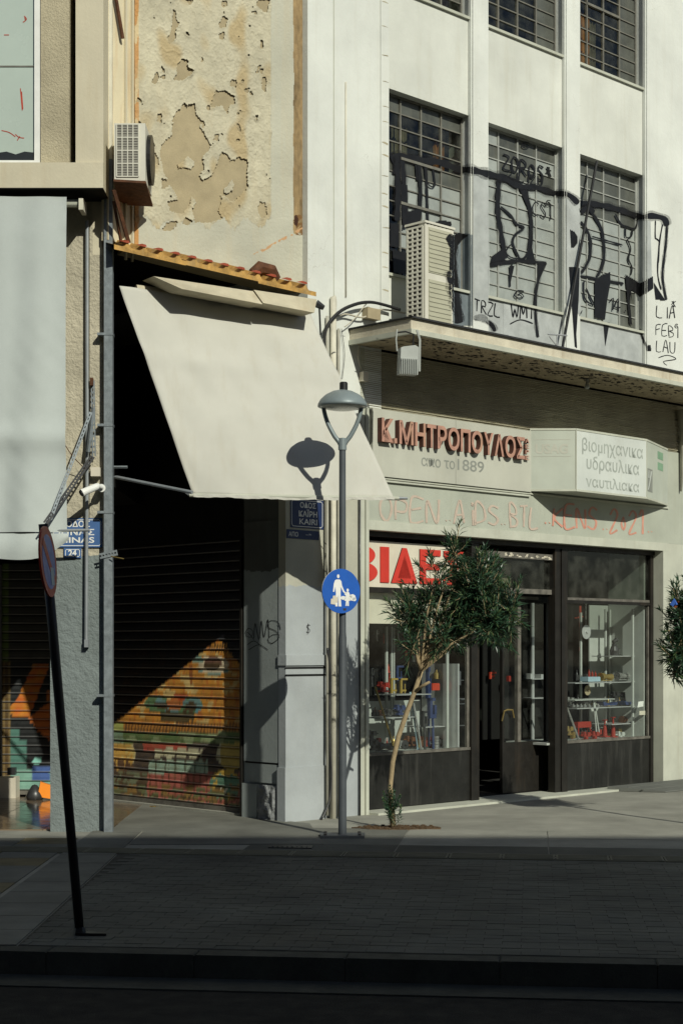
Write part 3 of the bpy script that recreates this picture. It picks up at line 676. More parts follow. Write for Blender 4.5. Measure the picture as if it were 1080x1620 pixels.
# solid mass of the building above and behind
mass = MB(); mass.box(F, -0.715, 14.0, -6.0, -5.9, 0, ZT).box(F, 13.9, 14.0, -5.9, -0.36, 0, ZT)
mass.box(F, -0.715, 14.0, -5.9, -0.36, ZT - 0.2, ZT)
build('rear_wall', mass, 'white', bl)
part('side_return', F, -0.716, -0.62, -5.9, -0.352, 4.95, ZT - 0.21, 'white', bl)
part('shop_ceiling', F, -0.6, 8.3, -5.8, -0.36, 2.96, 3.2, 'dark', bl)
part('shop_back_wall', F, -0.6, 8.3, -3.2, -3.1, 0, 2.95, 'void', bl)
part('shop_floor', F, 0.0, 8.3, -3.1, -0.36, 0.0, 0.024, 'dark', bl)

# ---- shop front
SF = -0.17                                                # plane of the shop glass
def frame(name, a0, a1, z0, z1, o=SF, d=0.05, m_='doorframe', par=bl, **k): return part(name, F, a0, a1, o - d / 2, o + d / 2, z0, z1, m_, par, **k)
aL = 0.107; aD0 = F.S(740, SF); aD1 = F.S(752, SF); aR0 = F.S(872, SF); aR1 = F.S(890, SF); aE = F.S(1024, SF); aE2 = 5.19
KZ = 0.60
frame('frame_post', aD0, aD1, 0.02, 2.80, d=0.10); frame('frame_post', aR0, aR0 + 0.10, 0.02, 2.80, d=0.10); frame('frame_post', aR0 + 0.105, aR1, 0.02, 2.80, d=0.13)
frame('frame_post', aE, aE2 - 0.001, 0.02, 2.80, d=0.08)
frame('frame_head', aL, aE2, 2.802, 2.852, d=0.12)
kp = frame('kick_panel', aL, aD0, 0.03, KZ - 0.03, m_='kick', d=0.04); frame('kick_panel', aR1, aE, 0.03, KZ - 0.03, m_='kick', d=0.04)
frame('sill_strip', aL, aD0, KZ - 0.03, KZ, m_='worn', d=0.07); frame('sill_strip', aR1, aE, KZ - 0.03, KZ, m_='worn', d=0.07)
frame('transom', aL, aD0, 2.235, 2.285, d=0.07); frame('transom', aR1, aE, 2.225, 2.255, m_='worn', d=0.05); frame('transom', aR1, aE, 2.19, 2.222, d=0.07)
frame('corner_strip', aR1, aR1 + 0.035, KZ, 2.19, m_='palew', d=0.02)
frame('corner_strip', aE - 0.02, aE, KZ, 2.19, m_='worn', d=0.03)
frame('corner_strip', aD0 - 0.035, aD0, KZ, 2.235, m_='worn', d=0.03)
for a0, a1, z0, z1 in ((aL, aD0 - 0.035, KZ, 2.235), (aR1 + 0.035, aE - 0.02, KZ, 2.19)):
    part('shop_window_pane', F, a0, a1, SF - 0.004, SF + 0.004, z0, z1, 'glass', bl, fixn=True)
part('transom_pane', F, aR1, aE, SF - 0.004, SF + 0.004, 2.255, 2.80, 'dglass', bl)
# door bay
DO = -0.42
frame('door_head', aD1, aR0, 2.67, 2.735, o=-0.2, d=0.08, m_='worn')
mb = MB()
for i in range(26):
    a = aD1 + random.random() * (aR0 - aD1 - .06); z = 2.675 + random.random() * 0.04; mb.prism(F, [(a, z), (a + random.uniform(.02, .07), z + .003), (a + .04, z + random.uniform(.01, .022)), (a + .01, z + .015)], -0.1598, -0.157)
build('paint_chips', mb, 'signface', bl)
frame('door_lintel', aD1, aR0, 2.28, 2.335, o=-0.2, d=0.06, m_='worn'); part('door_transom_pane', F, aD1, aR0, -0.205, -0.2, 2.335, 2.67, 'dglass', bl)
part('transom_board', F, aD1 + 0.1, aR0 - 0.35, -0.5, -0.48, 2.38, 2.64, 'stucco', bl)
a0, a1 = F.S(792, DO), F.S(867, DO)
dr = thing('shop_door', 'black steel shop door with tall glass pane and brass handle', 'door', F.p(a0, DO, 0))
db = MB(); db.box(F, a0, a1, DO - 0.02, DO + 0.02, 0.03, 0.60); db.box(F, a0, a0 + 0.03, DO - 0.02, DO + 0.02, 0.60, 2.26); db.box(F, a1 - 0.07, a1, DO - 0.02, DO + 0.02, 0.60, 2.26)
db.box(F, a0 + 0.03, a1 - 0.07, DO - 0.02, DO + 0.02, 2.19, 2.26); build('door_leaf', db, 'doorframe', dr)
am = F.S(816, DO)
build('door_stile', MB().box(F, am, am + 0.055, DO - 0.025, DO + 0.025, 0.60, 2.19), 'worn', dr)
build('pane', MB().box(F, a0 + 0.03, am, DO - 0.004, DO + 0.002, 0.60, 2.19), 'glass', dr); build('pane', MB().box(F, am + 0.055, a1 - 0.07, DO - 0.004, DO + 0.002, 0.60, 2.19), 'glass', dr)
hz = F.at(795, 1133, DO)[1]
build('handle', MB().tube([F.p(a0 - 0.02, DO + 0.03, hz - 0.05), F.p(a0 - 0.03, DO + 0.07, hz + 0.06), F.p(a0 + 0.04, DO + 0.06, hz + 0.075), F.p(a0 + 0.14, DO + 0.05, hz + 0.07), F.p(a0 + 0.19, DO + 0.03, hz - 0.02)], 0.009, 6), 'brass', dr)
tag(build('wooden_prop', MB().prism(F, [(aD1 + 0.03, 0.03), (aD1 + 0.075, 0.03), (aD1 + 0.075, 0.48), (aD1 + 0.03, 0.48)], -0.35, -0.32).prism(F, [(aD1 + 0.1, 0.5), (aD1 + 0.2, 0.5), (aD1 + 0.2, 0.18)], -0.36, -0.34), 'wood'), 'narrow wooden board leaning inside the shop doorway at its left', 'board')

# ---- signs of the shop
sb = thing('shop_sign', 'long pale sign board with raised salmon letters above the shop', 'sign', F.p(0.134, 0.03, 3.40))
build('sign_panel', MB().box(F, 0.134, 1.375, 0.0, 0.04, 3.395, 4.07).box(F, 1.379, 2.625, 0.0, 0.04, 3.395, 4.07), 'board', sb)
LT = 'Κ.ΜΗΤΡΟΠΟΥΛΟΣ'
wd = {'.': 0.28, 'Μ': 1.3, 'Κ': 1.02, 'Ρ': 0.88, 'Τ': 0.86, 'Σ': 0.84, 'Ο': 1.08, 'Υ': 0.95, 'Λ': 0.95, 'Η': 0.98, 'Π': 0.95}
tot = sum(wd[c] for c in LT) + 0.13 * (len(LT) - 1); k = (2.44 - 0.198) / tot; a = 0.198
for c in LT:
    mb = MB(); wdt = wd[c] * k
    z0, z1 = 3.735, 3.975
    if c == '.': mb.box(F, a, a + wdt * 0.85, 0.04, 0.10, z0, z0 + 0.05)
    else: text(mb, F, c, a, a + wdt, z0, z1, 0.045, 0.06, bold=0.022, mi=0, side=1)
    build('letter', mb, ['letface', 'letside'], sb, fixn=False); a += wdt + 0.13 * k
mb = MB()
for i, c in enumerate('ΑΕΒΕ'): text(mb, F, c, 2.485, 2.55, 3.925 - i * 0.062, 3.972 - i * 0.062, 0.045, 0.03, bold=0.02, side=1)
build('small_letters', mb, ['letface', 'letside'], sb, fixn=False)
mb = MB(); a_, b_ = F.S(666, .04), F.S(719, .04); text(mb, F, 'απο το', a_, b_, 3.545, 3.635, 0.0412, bold=0.008)
a_, b_ = F.S(723, .04), F.S(765, .04); text(mb, F, '1889', a_, b_, 3.545, 3.665, 0.0412, bold=0.01)
build('painted_words', mb, 'greylet', sb, fixn=False)
# cranked light box
bx = thing('light_box_sign', 'faded white cranked light box lettered in grey above the right shop window', 'sign', F.p(3.6, 0.1, 3.41))
zb, zt = 3.41, 4.10; pl = [(2.63, 0.02), (2.99, 0.38), (4.32, 0.38), (5.27, 0.02)]
for i, (nm, m_) in enumerate((('left_panel', 'lightboxdull'), ('front_panel', 'lightbox'), ('right_panel', 'lightboxdull'))):
    (s0, o0), (s1, o1) = pl[i], pl[i + 1]; mb = MB()
    mb.add([F.p(s0, o0, zb), F.p(s1, o1, zb), F.p(s1, o1, zt), F.p(s0, o0, zt)], [(0, 1, 2, 3)]); build('face_panel', mb, m_, bx, fixn=False)
for z in (zb, zt - 0.002):
    mb = MB(); mb.add([F.p(s, o, z) for s, o in pl], [(0, 1, 2, 3)]); build('box_cover', mb, 'lightboxdull', bx, fixn=False)
mb = MB()
for z in (zb - 0.004, zt - 0.02):
    for i in range(3):
        (s0, o0), (s1, o1) = pl[i], pl[i + 1]
        f2 = Fr(*F.p(s0, o0, 0)[:2], F.p(s1, o1, 0)[0] - F.p(s0, o0, 0)[0], F.p(s1, o1, 0)[1] - F.p(s0, o0, 0)[1]); ln = math.hypot(s1 - s0, o1 - o0)
        mb.box(f2, 0, ln, -0.01, 0.006, z, z + 0.022)
        if z < 3.5: mb.box(f2, -0.006, 0.006, -0.01, 0.0065, z + 0.022, zt - 0.02)
build('edge_trim', mb, 'trim', bx)
mb = MB(); FB = 0.3822
for w_, x0, x1, yb_, yt_ in (('βιομηχανικα', 920, 1016, 716, 0.115), ('υδραυλικα', 927, 1010, 0, 0), ('ναυτιλιακα', 925, 1010, 0, 0)): pass
zz = 3.86
for i, (w_, x0, x1) in enumerate((('βιομηχανικα', 920, 1016), ('υδραυλικα', 927, 1010), ('ναυτιλιακα', 926, 1010))):
    desc = 0.035 if i < 2 else 0.0
    text(mb, F, w_, F.S(x0, .38), F.S(x1, .38), 3.86 - i * 0.195 - desc, 4.015 - i * 0.195 - (0.03 if i == 2 else 0), FB, bold=0.006)
build('painted_words', mb, 'fadelet', bx, fixn=False)
(s0, o0), (s1, o1) = pl[2], pl[3]; f2 = Fr(*F.p(s0, o0, 0)[:2], F.p(s1, o1, 0)[0] - F.p(s0, o0, 0)[0], F.p(s1, o1, 0)[1] - F.p(s0, o0, 0)[1])
mb = MB().box(f2, 0.52, 0.78, 0.0005, 0.0025, 3.93, 4.02).box(f2, 0.52, 0.78, 0.0005, 0.0025, 3.80, 3.89); build('green_print', mb, 'fadegreen', bx)
mb = MB().box(f2, 0.04, 0.27, 0.0005, 0.0025, 3.50, 3.77); build('logo_square', mb, 'greylet', bx)
mb = MB().prism(f2, [(0.06, 3.52), (0.09, 3.52), (0.25, 3.75), (0.22, 3.75)], 0.0026, 0.0034); text(mb, f2, 'ΚΜ', 0.06, 0.2, 3.66, 3.75, 0.003); build('logo_letters', mb, 'lightbox', bx, fixn=False)
(s0, o0), (s1, o1) = pl[0], pl[1]; f3 = Fr(*F.p(s0, o0, 0)[:2], F.p(s1, o1, 0)[0] - F.p(s0, o0, 0)[0], F.p(s1, o1, 0)[1] - F.p(s0, o0, 0)[1])
mb = MB(); text(mb, f3, 'USAG', 0.06, 0.42, 3.82, 3.93, 0.002, bold=0.03)
for z in (3.79, 3.975): mb.box(f3, 0.04, 0.45, 0.001, 0.002, z, z + 0.006)
build('ghost_letters', mb, 'board', bx, fixn=False)
# red word on the lintel panel
vs = thing('red_letter_sign', 'cream panel lettered in red behind the tree crown', 'sign', F.p(0.1, SF, 2.3))
build('sign_panel', MB().box(F, 0.107, 1.66, SF - 0.05, SF + 0.006, 2.29, 2.76), 'signface', vs)
mb = MB(); RL = SF + 0.02
for c, x0, x1 in (('Β', 568, 596), ('Ι', 602, 615.5), ('Δ', 619, 660), ('Ε', 664, 697), ('Σ', 701, 733)):
    a0_, a1_ = F.S(x0, RL), F.S(x1, RL)
    if c == 'Β':
        ac_ = F.S(574, RL); mb.disc(F, ac_, 2.612, F.S(593.5, RL) - ac_, 0.093, SF + 0.007, RL, 28, 0, 1); mb.disc(F, ac_, 2.438, F.S(597, RL) - ac_, 0.100, SF + 0.007, RL + .001, 28, 0, 1)
    elif c == 'Ι': mb.box(F, a0_, a1_, SF + 0.007, RL, 2.34, 2.705)
    else:
        if c == 'Β': a0_ = max(a0_, -0.02)
        text(mb, F, c, a0_, a1_, 2.34, 2.705, SF + 0.007, 0.013, bold=0.012 if c == 'Δ' else 0.03, mi=0, side=1)
build('red_letters', mb, ['redlet', 'black'], vs, fixn=False)
tag(build('blind_board', MB().box(F, 0.107, 1.60, SF - 0.09, SF - 0.07, 1.92, 2.235), 'signface'), 'plain beige board behind the glass just under the red letters', 'board')

# ------------------------------------------------------------------ peeling wall over the passage
pw = thing('peeling_wall', 'tall cream wall of blistered peeling paint over the passage', 'wall', P.p(-1, 0, 4.9))
PA0 = P.S(213, 0); PA1 = P.S(489, 0)
zA, zB = 5.33, 5.11
build('plaster_wall', MB().prism(P, [(PA0 - 0.05, zA), (PA1 + 0.05, zB), (PA1 + 0.05, ZT), (PA0 - 0.05, ZT)], -0.3, -0.008), 'plaster', pw)
Z = lambda pts: [(200 + x / 3.6, y / 3.6) for x, y in pts]
holes = [Z(h) for h in (
 [(325,590),(345,605),(385,590),(395,650),(400,700),(440,760),(480,830),(470,850),(430,890),(440,960),(410,1000),(430,1030),(490,1000),(520,930),(540,870),(575,880),(590,920),(620,910),(640,895),(690,930),(680,1000),(690,1060),(640,1120),(600,1150),(575,1130),(530,1100),(540,1140),(520,1200),(545,1245),(470,1265),(390,1265),(375,1200),(400,1150),(370,1120),(355,1170),(310,1220),(250,1200),(235,1150),(300,1140),(270,1090),(240,1040),(215,980),(190,870),(210,820),(260,770),(265,670),(320,600)],
 [(515,520),(560,520),(610,550),(615,590),(580,600),(575,650),(545,600),(480,610),(495,560)],
 [(320,335),(345,345),(345,385),(380,400),(360,430),(320,455),(270,455),(290,420),(290,370)],
 [(270,60),(285,70),(275,110),(300,130),(275,180),(280,220),(245,245),(235,225),(260,160),(265,100)],
 [(555,95),(575,110),(565,150),(535,160),(530,140)], [(525,195),(560,185),(555,220),(530,225)], [(335,185),(355,185),(350,205)],
 [(760,1150),(790,1160),(800,1220),(770,1245),(750,1200)], [(750,0),(810,0),(800,70),(770,60),(740,30)], [(715,65),(745,65),(735,85)],
 [(175,410),(185,440),(165,480),(145,470)], [(775,440),(795,450),(790,520),(770,510)], [(730,660),(745,660),(740,685)], [(600,455),(625,460),(620,500),(590,490)],
 [(180,650),(200,660),(195,700),(175,690)], [(235,1270),(290,1265),(260,1310),(205,1310)], [(340,1240),(375,1260),(350,1280),(320,1275)], [(505,765),(525,770),(520,800),(500,795)],
 [(425,690),(445,700),(435,730)], [(340,0),(380,5),(360,25)], [(555,5),(575,15),(565,40)], [(430,330),(440,345),(425,355)], [(200,1020),(235,1030),(240,1060),(205,1075)], [(150,860),(180,900),(185,940),(150,925)],
 [(700,500),(690,530),(670,515)], [(395,655),(425,690),(410,740),(380,700)])]
islands = [Z([(285,935),(325,915),(345,890),(395,925),(370,970),(330,955),(295,965)]), Z([(545,1085),(600,1020),(615,1050),(600,1090),(570,1110)]), Z([(330, 830), (345, 835), (335, 848)])]
def inside(x, y, poly):
    c = False; j = len(poly) - 1
    for i in range(len(poly)):
        xi, yi = poly[i]; xj, yj = poly[j]
        if (yi > y) != (yj > y) and x < (xj - xi) * (y - yi) / (yj - yi) + xi: c = not c
        j = i
    return c
bbx = [(min(p[0] for p in h), max(p[0] for p in h), min(p[1] for p in h), max(p[1] for p in h)) for h in holes]
def hole(px, py):
    qx, qy = px, py; px += 2.2 * noise.noise(Vector((qx * .3, qy * .3, 1))) + 0.8 * noise.noise(Vector((qx * .8, qy * .8, 4))); py += 2.2 * noise.noise(Vector((qx * .3, qy * .3, 9))) + 1.0 * noise.noise(Vector((qx * .8, qy * .8, 6)))
    for h, b in zip(holes, bbx):
        if b[0] <= px <= b[1] and b[2] <= py <= b[3] and inside(px, py, h):
            return not any(inside(px, py, q) for q in islands)
    return False
def px_of(p): return (CXP + FPX * p[0] / p[1], HOR - (p[2] - EYE[2]) * FPX / p[1])
ST = 0.0062; na = int((PA1 - PA0) / ST); nzz = int((8.0 - 5.12) / ST)
flagv = []; pos = []
for j in range(nzz + 1):
    r_ = []
    for i in range(na + 1):
        a = PA0 + (PA1 - PA0) * i / na; z = 5.12 + 2.88 * j / nzz; x, y = px_of(P.p(a, 0, z)); h = hole(x, y)
        if not h and x < 428 and y < 350:
            q = noise.noise(Vector((a * 13, 7, z * 8))) + 0.55 * noise.noise(Vector((a * 34, 3, z * 28)))
            h = q > 0.70
        r_.append((a, z, x, y, h))
    flagv.append(r_)
# distance-ish to holes for the curl
import array
INF = 99
dist = [[0 if flagv[j][i][4] else INF for i in range(na + 1)] for j in range(nzz + 1)]
for j in range(nzz + 1):
    for i in range(na + 1):
        if j: dist[j][i] = min(dist[j][i], dist[j - 1][i] + 1)
        if i: dist[j][i] = min(dist[j][i], dist[j][i - 1] + 1)
        if i and j: dist[j][i] = min(dist[j][i], dist[j - 1][i - 1] + 1.4)
for j in range(nzz, -1, -1):
    for i in range(na, -1, -1):
        if j < nzz: dist[j][i] = min(dist[j][i], dist[j + 1][i] + 1)
        if i < na: dist[j][i] = min(dist[j][i], dist[j][i + 1] + 1)
mb = MB(); cols = []
for j in range(nzz + 1):
    for i in range(na + 1):
        a, z, x, y, h = flagv[j][i]; d_ = dist[j][i]
        blister = x < 428 + 3 * noise.noise(Vector((0, y * .05, 3))) and y < 352 + 22 * noise.noise(Vector((x * .05, 0, 3))) + 6 * noise.noise(Vector((x * .3, 0, 8)))
        o = 0.0
        if blister:
            wr = 0.8 + 1.6 * max(0, noise.noise(Vector((a * 2.2, 5, z * 1.6))) + .25); o = wr * (0.0035 * noise.noise(Vector((a * 22, 1, z * 14))) + 0.005 * abs(noise.noise(Vector((a * 11, 5, z * 6)))) + 0.0022 * noise.noise(Vector((a * 60, 1, z * 45))))
            o += 0.010 * max(0, noise.noise(Vector((a * 3, 2, z * 2))))
        edge = max(0.0, 1 - abs(x - 427) / 3.0) if y < 345 else 0
        o += 0.008 * edge
        if blister: o += 0.006 * max(0, 1 - abs(noise.noise(Vector((a * 9, 3, z * 5)))) * 7) ** 2 * max(0, noise.noise(Vector((a * 2.5, 9, z * 2))) + .35) + 0.004 * max(0, 1 - abs(noise.noise(Vector((a * 21, 3, z * 13)))) * 6) ** 2
        if d_ < 7: o += max(0.0003, 0.001 + 0.026 * noise.noise(Vector((a * 6, 8, z * 6)))) * (1 - d_ / 7) ** 1.6
        if y > 345: o += 0.004 * noise.noise(Vector((a * 6, 1, z * 6)))
        mb.v.append(P.p(a, 0.002 + max(o, -0.006), z))
        g_ = 0.84 + 0.12 * noise.noise(Vector((a * 4, 2, z * 2))) + 0.08 * noise.noise(Vector((a * 16, 2, z * 9)))
        c = lin(200, 193, 168, g_)
        if not blister: c = lin(198, 196, 178, 0.84)
        if x > 464 + 1.5 * noise.noise(Vector((z * 3, 0, 0))) and y < 370 + 4 * noise.noise(Vector((x * .3, 0, 0))): c = lin(158, 134, 96, .8 + .5 * noise.noise(Vector((a * 12, 1, z * 2.2))) + .25 * noise.noise(Vector((a * 40, 1, z * 14))))
        if x > 468 and 340 < y < 372 and noise.noise(Vector((x * .2, y * .15, 0))) > -0.1: c = lin(120, 90, 55)
        if x < 219: c = lin(186, 138, 84) if noise.noise(Vector((z * 4, a * 20, 1))) > -0.05 else lin(200, 180, 140)
        hx = math.hypot((x - 468) / 3.5, (y - 349) / 9)
        if hx < 1 + .3 * noise.noise(Vector((x * .5, y * .5, 0))): c = (0.05, 0.02, 0.01)
        dd = abs(y - (370 + (463 - x) * 0.55)) if x > 400 and y > 360 else 99
        if dd < 2.5 and noise.noise(Vector((x * .15, y * .15, 4))) > 0.05: c = lin(190, 150, 110)
        if blister:
            t_ = min(1, max(0, (noise.noise(Vector((a * 5, 2, z * 3))) - 0.12) * 3)); c2 = lin(188, 170, 132, .85); c = tuple(p_ * (1 - t_) + q_ * t_ for p_, q_ in zip(c, c2))
        cols.append(c)
for j in range(nzz):
    for i in range(na):
        k = j * (na + 1) + i
        if not any(flagv[jj][ii][4] for jj, ii in ((j, i), (j, i + 1), (j + 1, i), (j + 1, i + 1))):
            if flagv[j][i][1] < zA + (zB - zA) * i / na: continue
            mb.f.append((k, k + 1, k + na + 2, k + na + 1)); mb.m.append(0)
po = build('paint_skin', mb, 'peel', pw, fixn=False, cols=cols, smooth=True)
sm = po.modifiers.new('thickness', 'SOLIDIFY'); sm.thickness = 0.0018; sm.offset = -1
mb = MB().box(P, PA0, PA1, -0.011, 0.003, 8.0, ZT); build('upper_paint', mb, 'peel', pw, cols=[lin(200, 193, 168, 0.82)] * 8)
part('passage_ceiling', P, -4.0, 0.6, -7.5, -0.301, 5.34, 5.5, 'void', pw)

# ------------------------------------------------------------------ left building with arcade
lb = thing('arcade_building', 'cream building on a grey plastered pillar at the street corner', 'building', L.p(-3.5, 0, 0))
X = lambda px, Y=14.9: (px - CXP) / FPX * Y
Zp = lambda py, Y=14.9: EYE[2] + (HOR - py) * Y / FPX
UO = 0.42; UY = 14.9 - UO                                  # upper storeys jut out
xu = X(164, UY); zs0, zs1 = Zp(298, UY), Zp(258, UY)
part('storey_band', L, -9, xu, -0.3, UO + 0.02, zs0, zs1, 'leftcream', lb)
part('soffit_shade_sheet', L, -9, xu - 0.002, 0.0135, UO + 0.018, zs0 - 0.006, zs0 - 0.001, 'void', lb)  # thin near-black sheet painting the shade under the jutting storey
part('pilaster', L, X(120, UY), xu, -0.3, UO, zs1, ZT, 'leftcream', lb)
part('recess', L, X(108, UY) - .01, X(120, UY), -0.3, 0.05, zs1, ZT, 'void', lb)
part('stucco_strip', L, X(63, UY), X(108.5, UY), -0.3, UO - 0.06, zs1, ZT, 'stucco', lb)
part('wall', L, -9, X(0, UY) - 0.9, -0.3, UO - 0.06, zs1, ZT, 'leftcream', lb)
# window
wx0, wx1 = X(0, UY) - 0.9, X(62, UY); wo = UO - 0.08
wf = MB(); wf.box(L, wx1 - 0.05, wx1 - 0.001, wo - 0.05, wo + 0.03, zs1, ZT); wf.box(L, wx0, wx1 - 0.05, wo - 0.05, wo + 0.03, zs1, zs1 + 0.04); wf.box(L, wx0, wx0 + 0.05, wo - 0.05, wo + 0.03, zs1 + 0.04, ZT)
wn = build('window', wf, 'signwhite', lb)
zmid = Zp(100, UY)
build('pane', MB().box(L, wx0 + 0.05, wx1 - 0.05, wo - 0.01, wo, zs1 + 0.04, zmid - 0.006), 'paleglass', wn); build('pane', MB().box(L, wx0 + 0.05, wx1 - 0.05, wo - 0.01, wo, zmid + 0.006, ZT - 0.2), 'paleglass', wn)
build('glazing_bar', MB().box(L, wx0 + 0.05, wx1 - 0.05, wo - 0.012, wo + 0.006, zmid - 0.006, zmid + 0.006), 'bar', wn)
mb = MB(); zz0 = zs1 + 0.04
mb.prism(L, [(wx1 - 0.4, zz0), (wx1 - 0.05, zz0), (wx1 - 0.05, zz0 + 0.075), (wx1 - 0.14, zz0 + 0.085), (wx1 - 0.22, zz0 + 0.06), (wx1 - 0.3, zz0 + 0.085), (wx1 - 0.4, zz0 + 0.07)], wo + 0.001, wo + 0.004); build('dark_foot', mb, 'farglass', wn)
mb = MB()
for pts in ([(30, 135), (33, 170)], [(32, 140), (34, 168)], [(22, 208), (28, 213), (36, 214)], [(25, 218), (29, 211)], [(36, 20), (40, 25), (34, 30)], [(37, 22), (38, 27)], [(4, 50), (12, 50)], [(0, 202), (12, 205), (22, 212)]):
    q = smooth_line(pts, 3)
    for (xa, ya), (xb, yb) in zip(q, q[1:]):
        dx, dy = xb - xa, yb - ya; l_ = math.hypot(dx, dy) or 1; hw = 0.7; nxp, nyp = -dy / l_ * hw, dx / l_ * hw
        mb.add([L.p(X(x_, UY), wo + 0.002, Zp(y_, UY)) for x_, y_ in ((xa + nxp, ya + nyp), (xb + nxp, yb + nyp), (xb - nxp, yb - nyp), (xa - nxp, ya - nyp))], [(0, 1, 2, 3)])
build('red_scribble', mb, 'signred', wn, fixn=False)
# soffit, pillar
pL, pR = X(80), X(163)
part('pillar', L, pL, pR, -0.5, 0.0, 0, zs0, 'pillar', lb, target=True)
part('plaster_edge', L, X(142.5), pR - 0.001, 0.0, 0.012, 2.6, Zp(325), 'pillar', lb)
part('upper_corner', L, X(147), pR - 0.002, 0.0015, 0.014, Zp(404), zs0, 'leftcream', lb)
part('wall', L, -9, pL - 1.2, -0.5, 0.0, 3.0, zs0, 'pillar', lb); part('arcade_beam', L, -9, pL, -0.5, -0.02, 2.75, zs0 - 0.001, 'dark', lb)
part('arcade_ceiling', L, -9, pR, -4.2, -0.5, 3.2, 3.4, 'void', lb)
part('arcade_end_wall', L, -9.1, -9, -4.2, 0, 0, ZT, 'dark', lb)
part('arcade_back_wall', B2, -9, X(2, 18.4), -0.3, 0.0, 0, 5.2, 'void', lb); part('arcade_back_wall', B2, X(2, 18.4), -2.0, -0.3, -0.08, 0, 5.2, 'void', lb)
part('upper_back', L, -9, xu - 0.02, -4.2, -0.31, zs0, ZT, 'leftcream', lb)
# side wall of the left building, from its corner to the peeling wall
q0 = (xu + 0.0, 14.9 - 0.12); q1 = P.p(PA0, 0.0, 0)
SW = Fr(q0[0], q0[1], q1[0] - q0[0], q1[1] - q0[1]); ls = math.hypot(q1[0] - q0[0], q1[1] - q0[1])
part('side_wall', SW, 0, ls, -0.08, -0.002, 5.34, ZT, 'sidewall', lb)
part('side_pilaster', SW, ls * 0.60, ls * 0.66, 0.0, 0.02, 5.2, ZT, 'leftcream', lb); part('side_pilaster', SW, ls * 0.86, ls * 0.90, 0.0, 0.02, 5.2, ZT, 'leftcream', lb)

# downpipe: painted above, galvanised below
dp = thing('corner_downpipe', 'tall square downpipe on the pillar corner, painted above and bare grey below', 'pipe', L.p(X(172), 0.03, 0))
px0, px1 = X(165.5, 14.82), X(179, 14.82)
build('steel_pipe', MB().box(L, px0, px1, 0.03, 0.11, 0.0, Zp(253, 14.82)), 'galv', dp)
build('painted_pipe', MB().box(L, px0 + 0.004, px1 - 0.004, 0.03, 0.11, Zp(253, 14.82) + 0.001, ZT), 'pipewhite', dp)
for y in (675, 812, 532, 1100): build('pipe_clip', MB().box(L, px0 - 0.06, px1 + 0.003, 0.005, 0.115, Zp(y) - 0.01, Zp(y) + 0.012), 'galv', dp)
tag(build('conduit', MB().tube([L.p(X(139.5), 0.05, Zp(352)), L.p(X(139.5), 0.05, Zp(700)), L.p(X(138), 0.05, Zp(1018))], 0.0165, 8).box(L, X(135.5), X(142), 0.015, 0.07, Zp(1024), Zp(1012)), 'pipegrey'), 'thin grey conduit running down the pillar behind the street plaque', 'pipe')
# rusty raking rod on the side wall, bracket below AC
tag(build('raking_rod', MB().tube([SW.p(ls * 0.0, 0.04, Zp(-40, 14.8)), SW.p(ls * 0.42, 0.04, Zp(62, 14.9))], 0.018, 6), 'rust'), 'rusty raking rod on the cream side wall above the small air conditioner', 'rod')
mb = MB(); mb.tube([(X(180, 14.5), 14.50, Zp(300, 14.5)), (X(204, 14.75), 14.75, Zp(384, 14.75))], 0.022, 4); mb.tube([(X(180, 14.6), 14.6, Zp(318, 14.6)), (X(192, 14.75), 14.75, Zp(384, 14.75))], 0.014, 4)
tag(build('rusty_struts', mb, 'rust'), 'pair of rusty struts between the small air conditioner and the tiled canopy', 'strut')

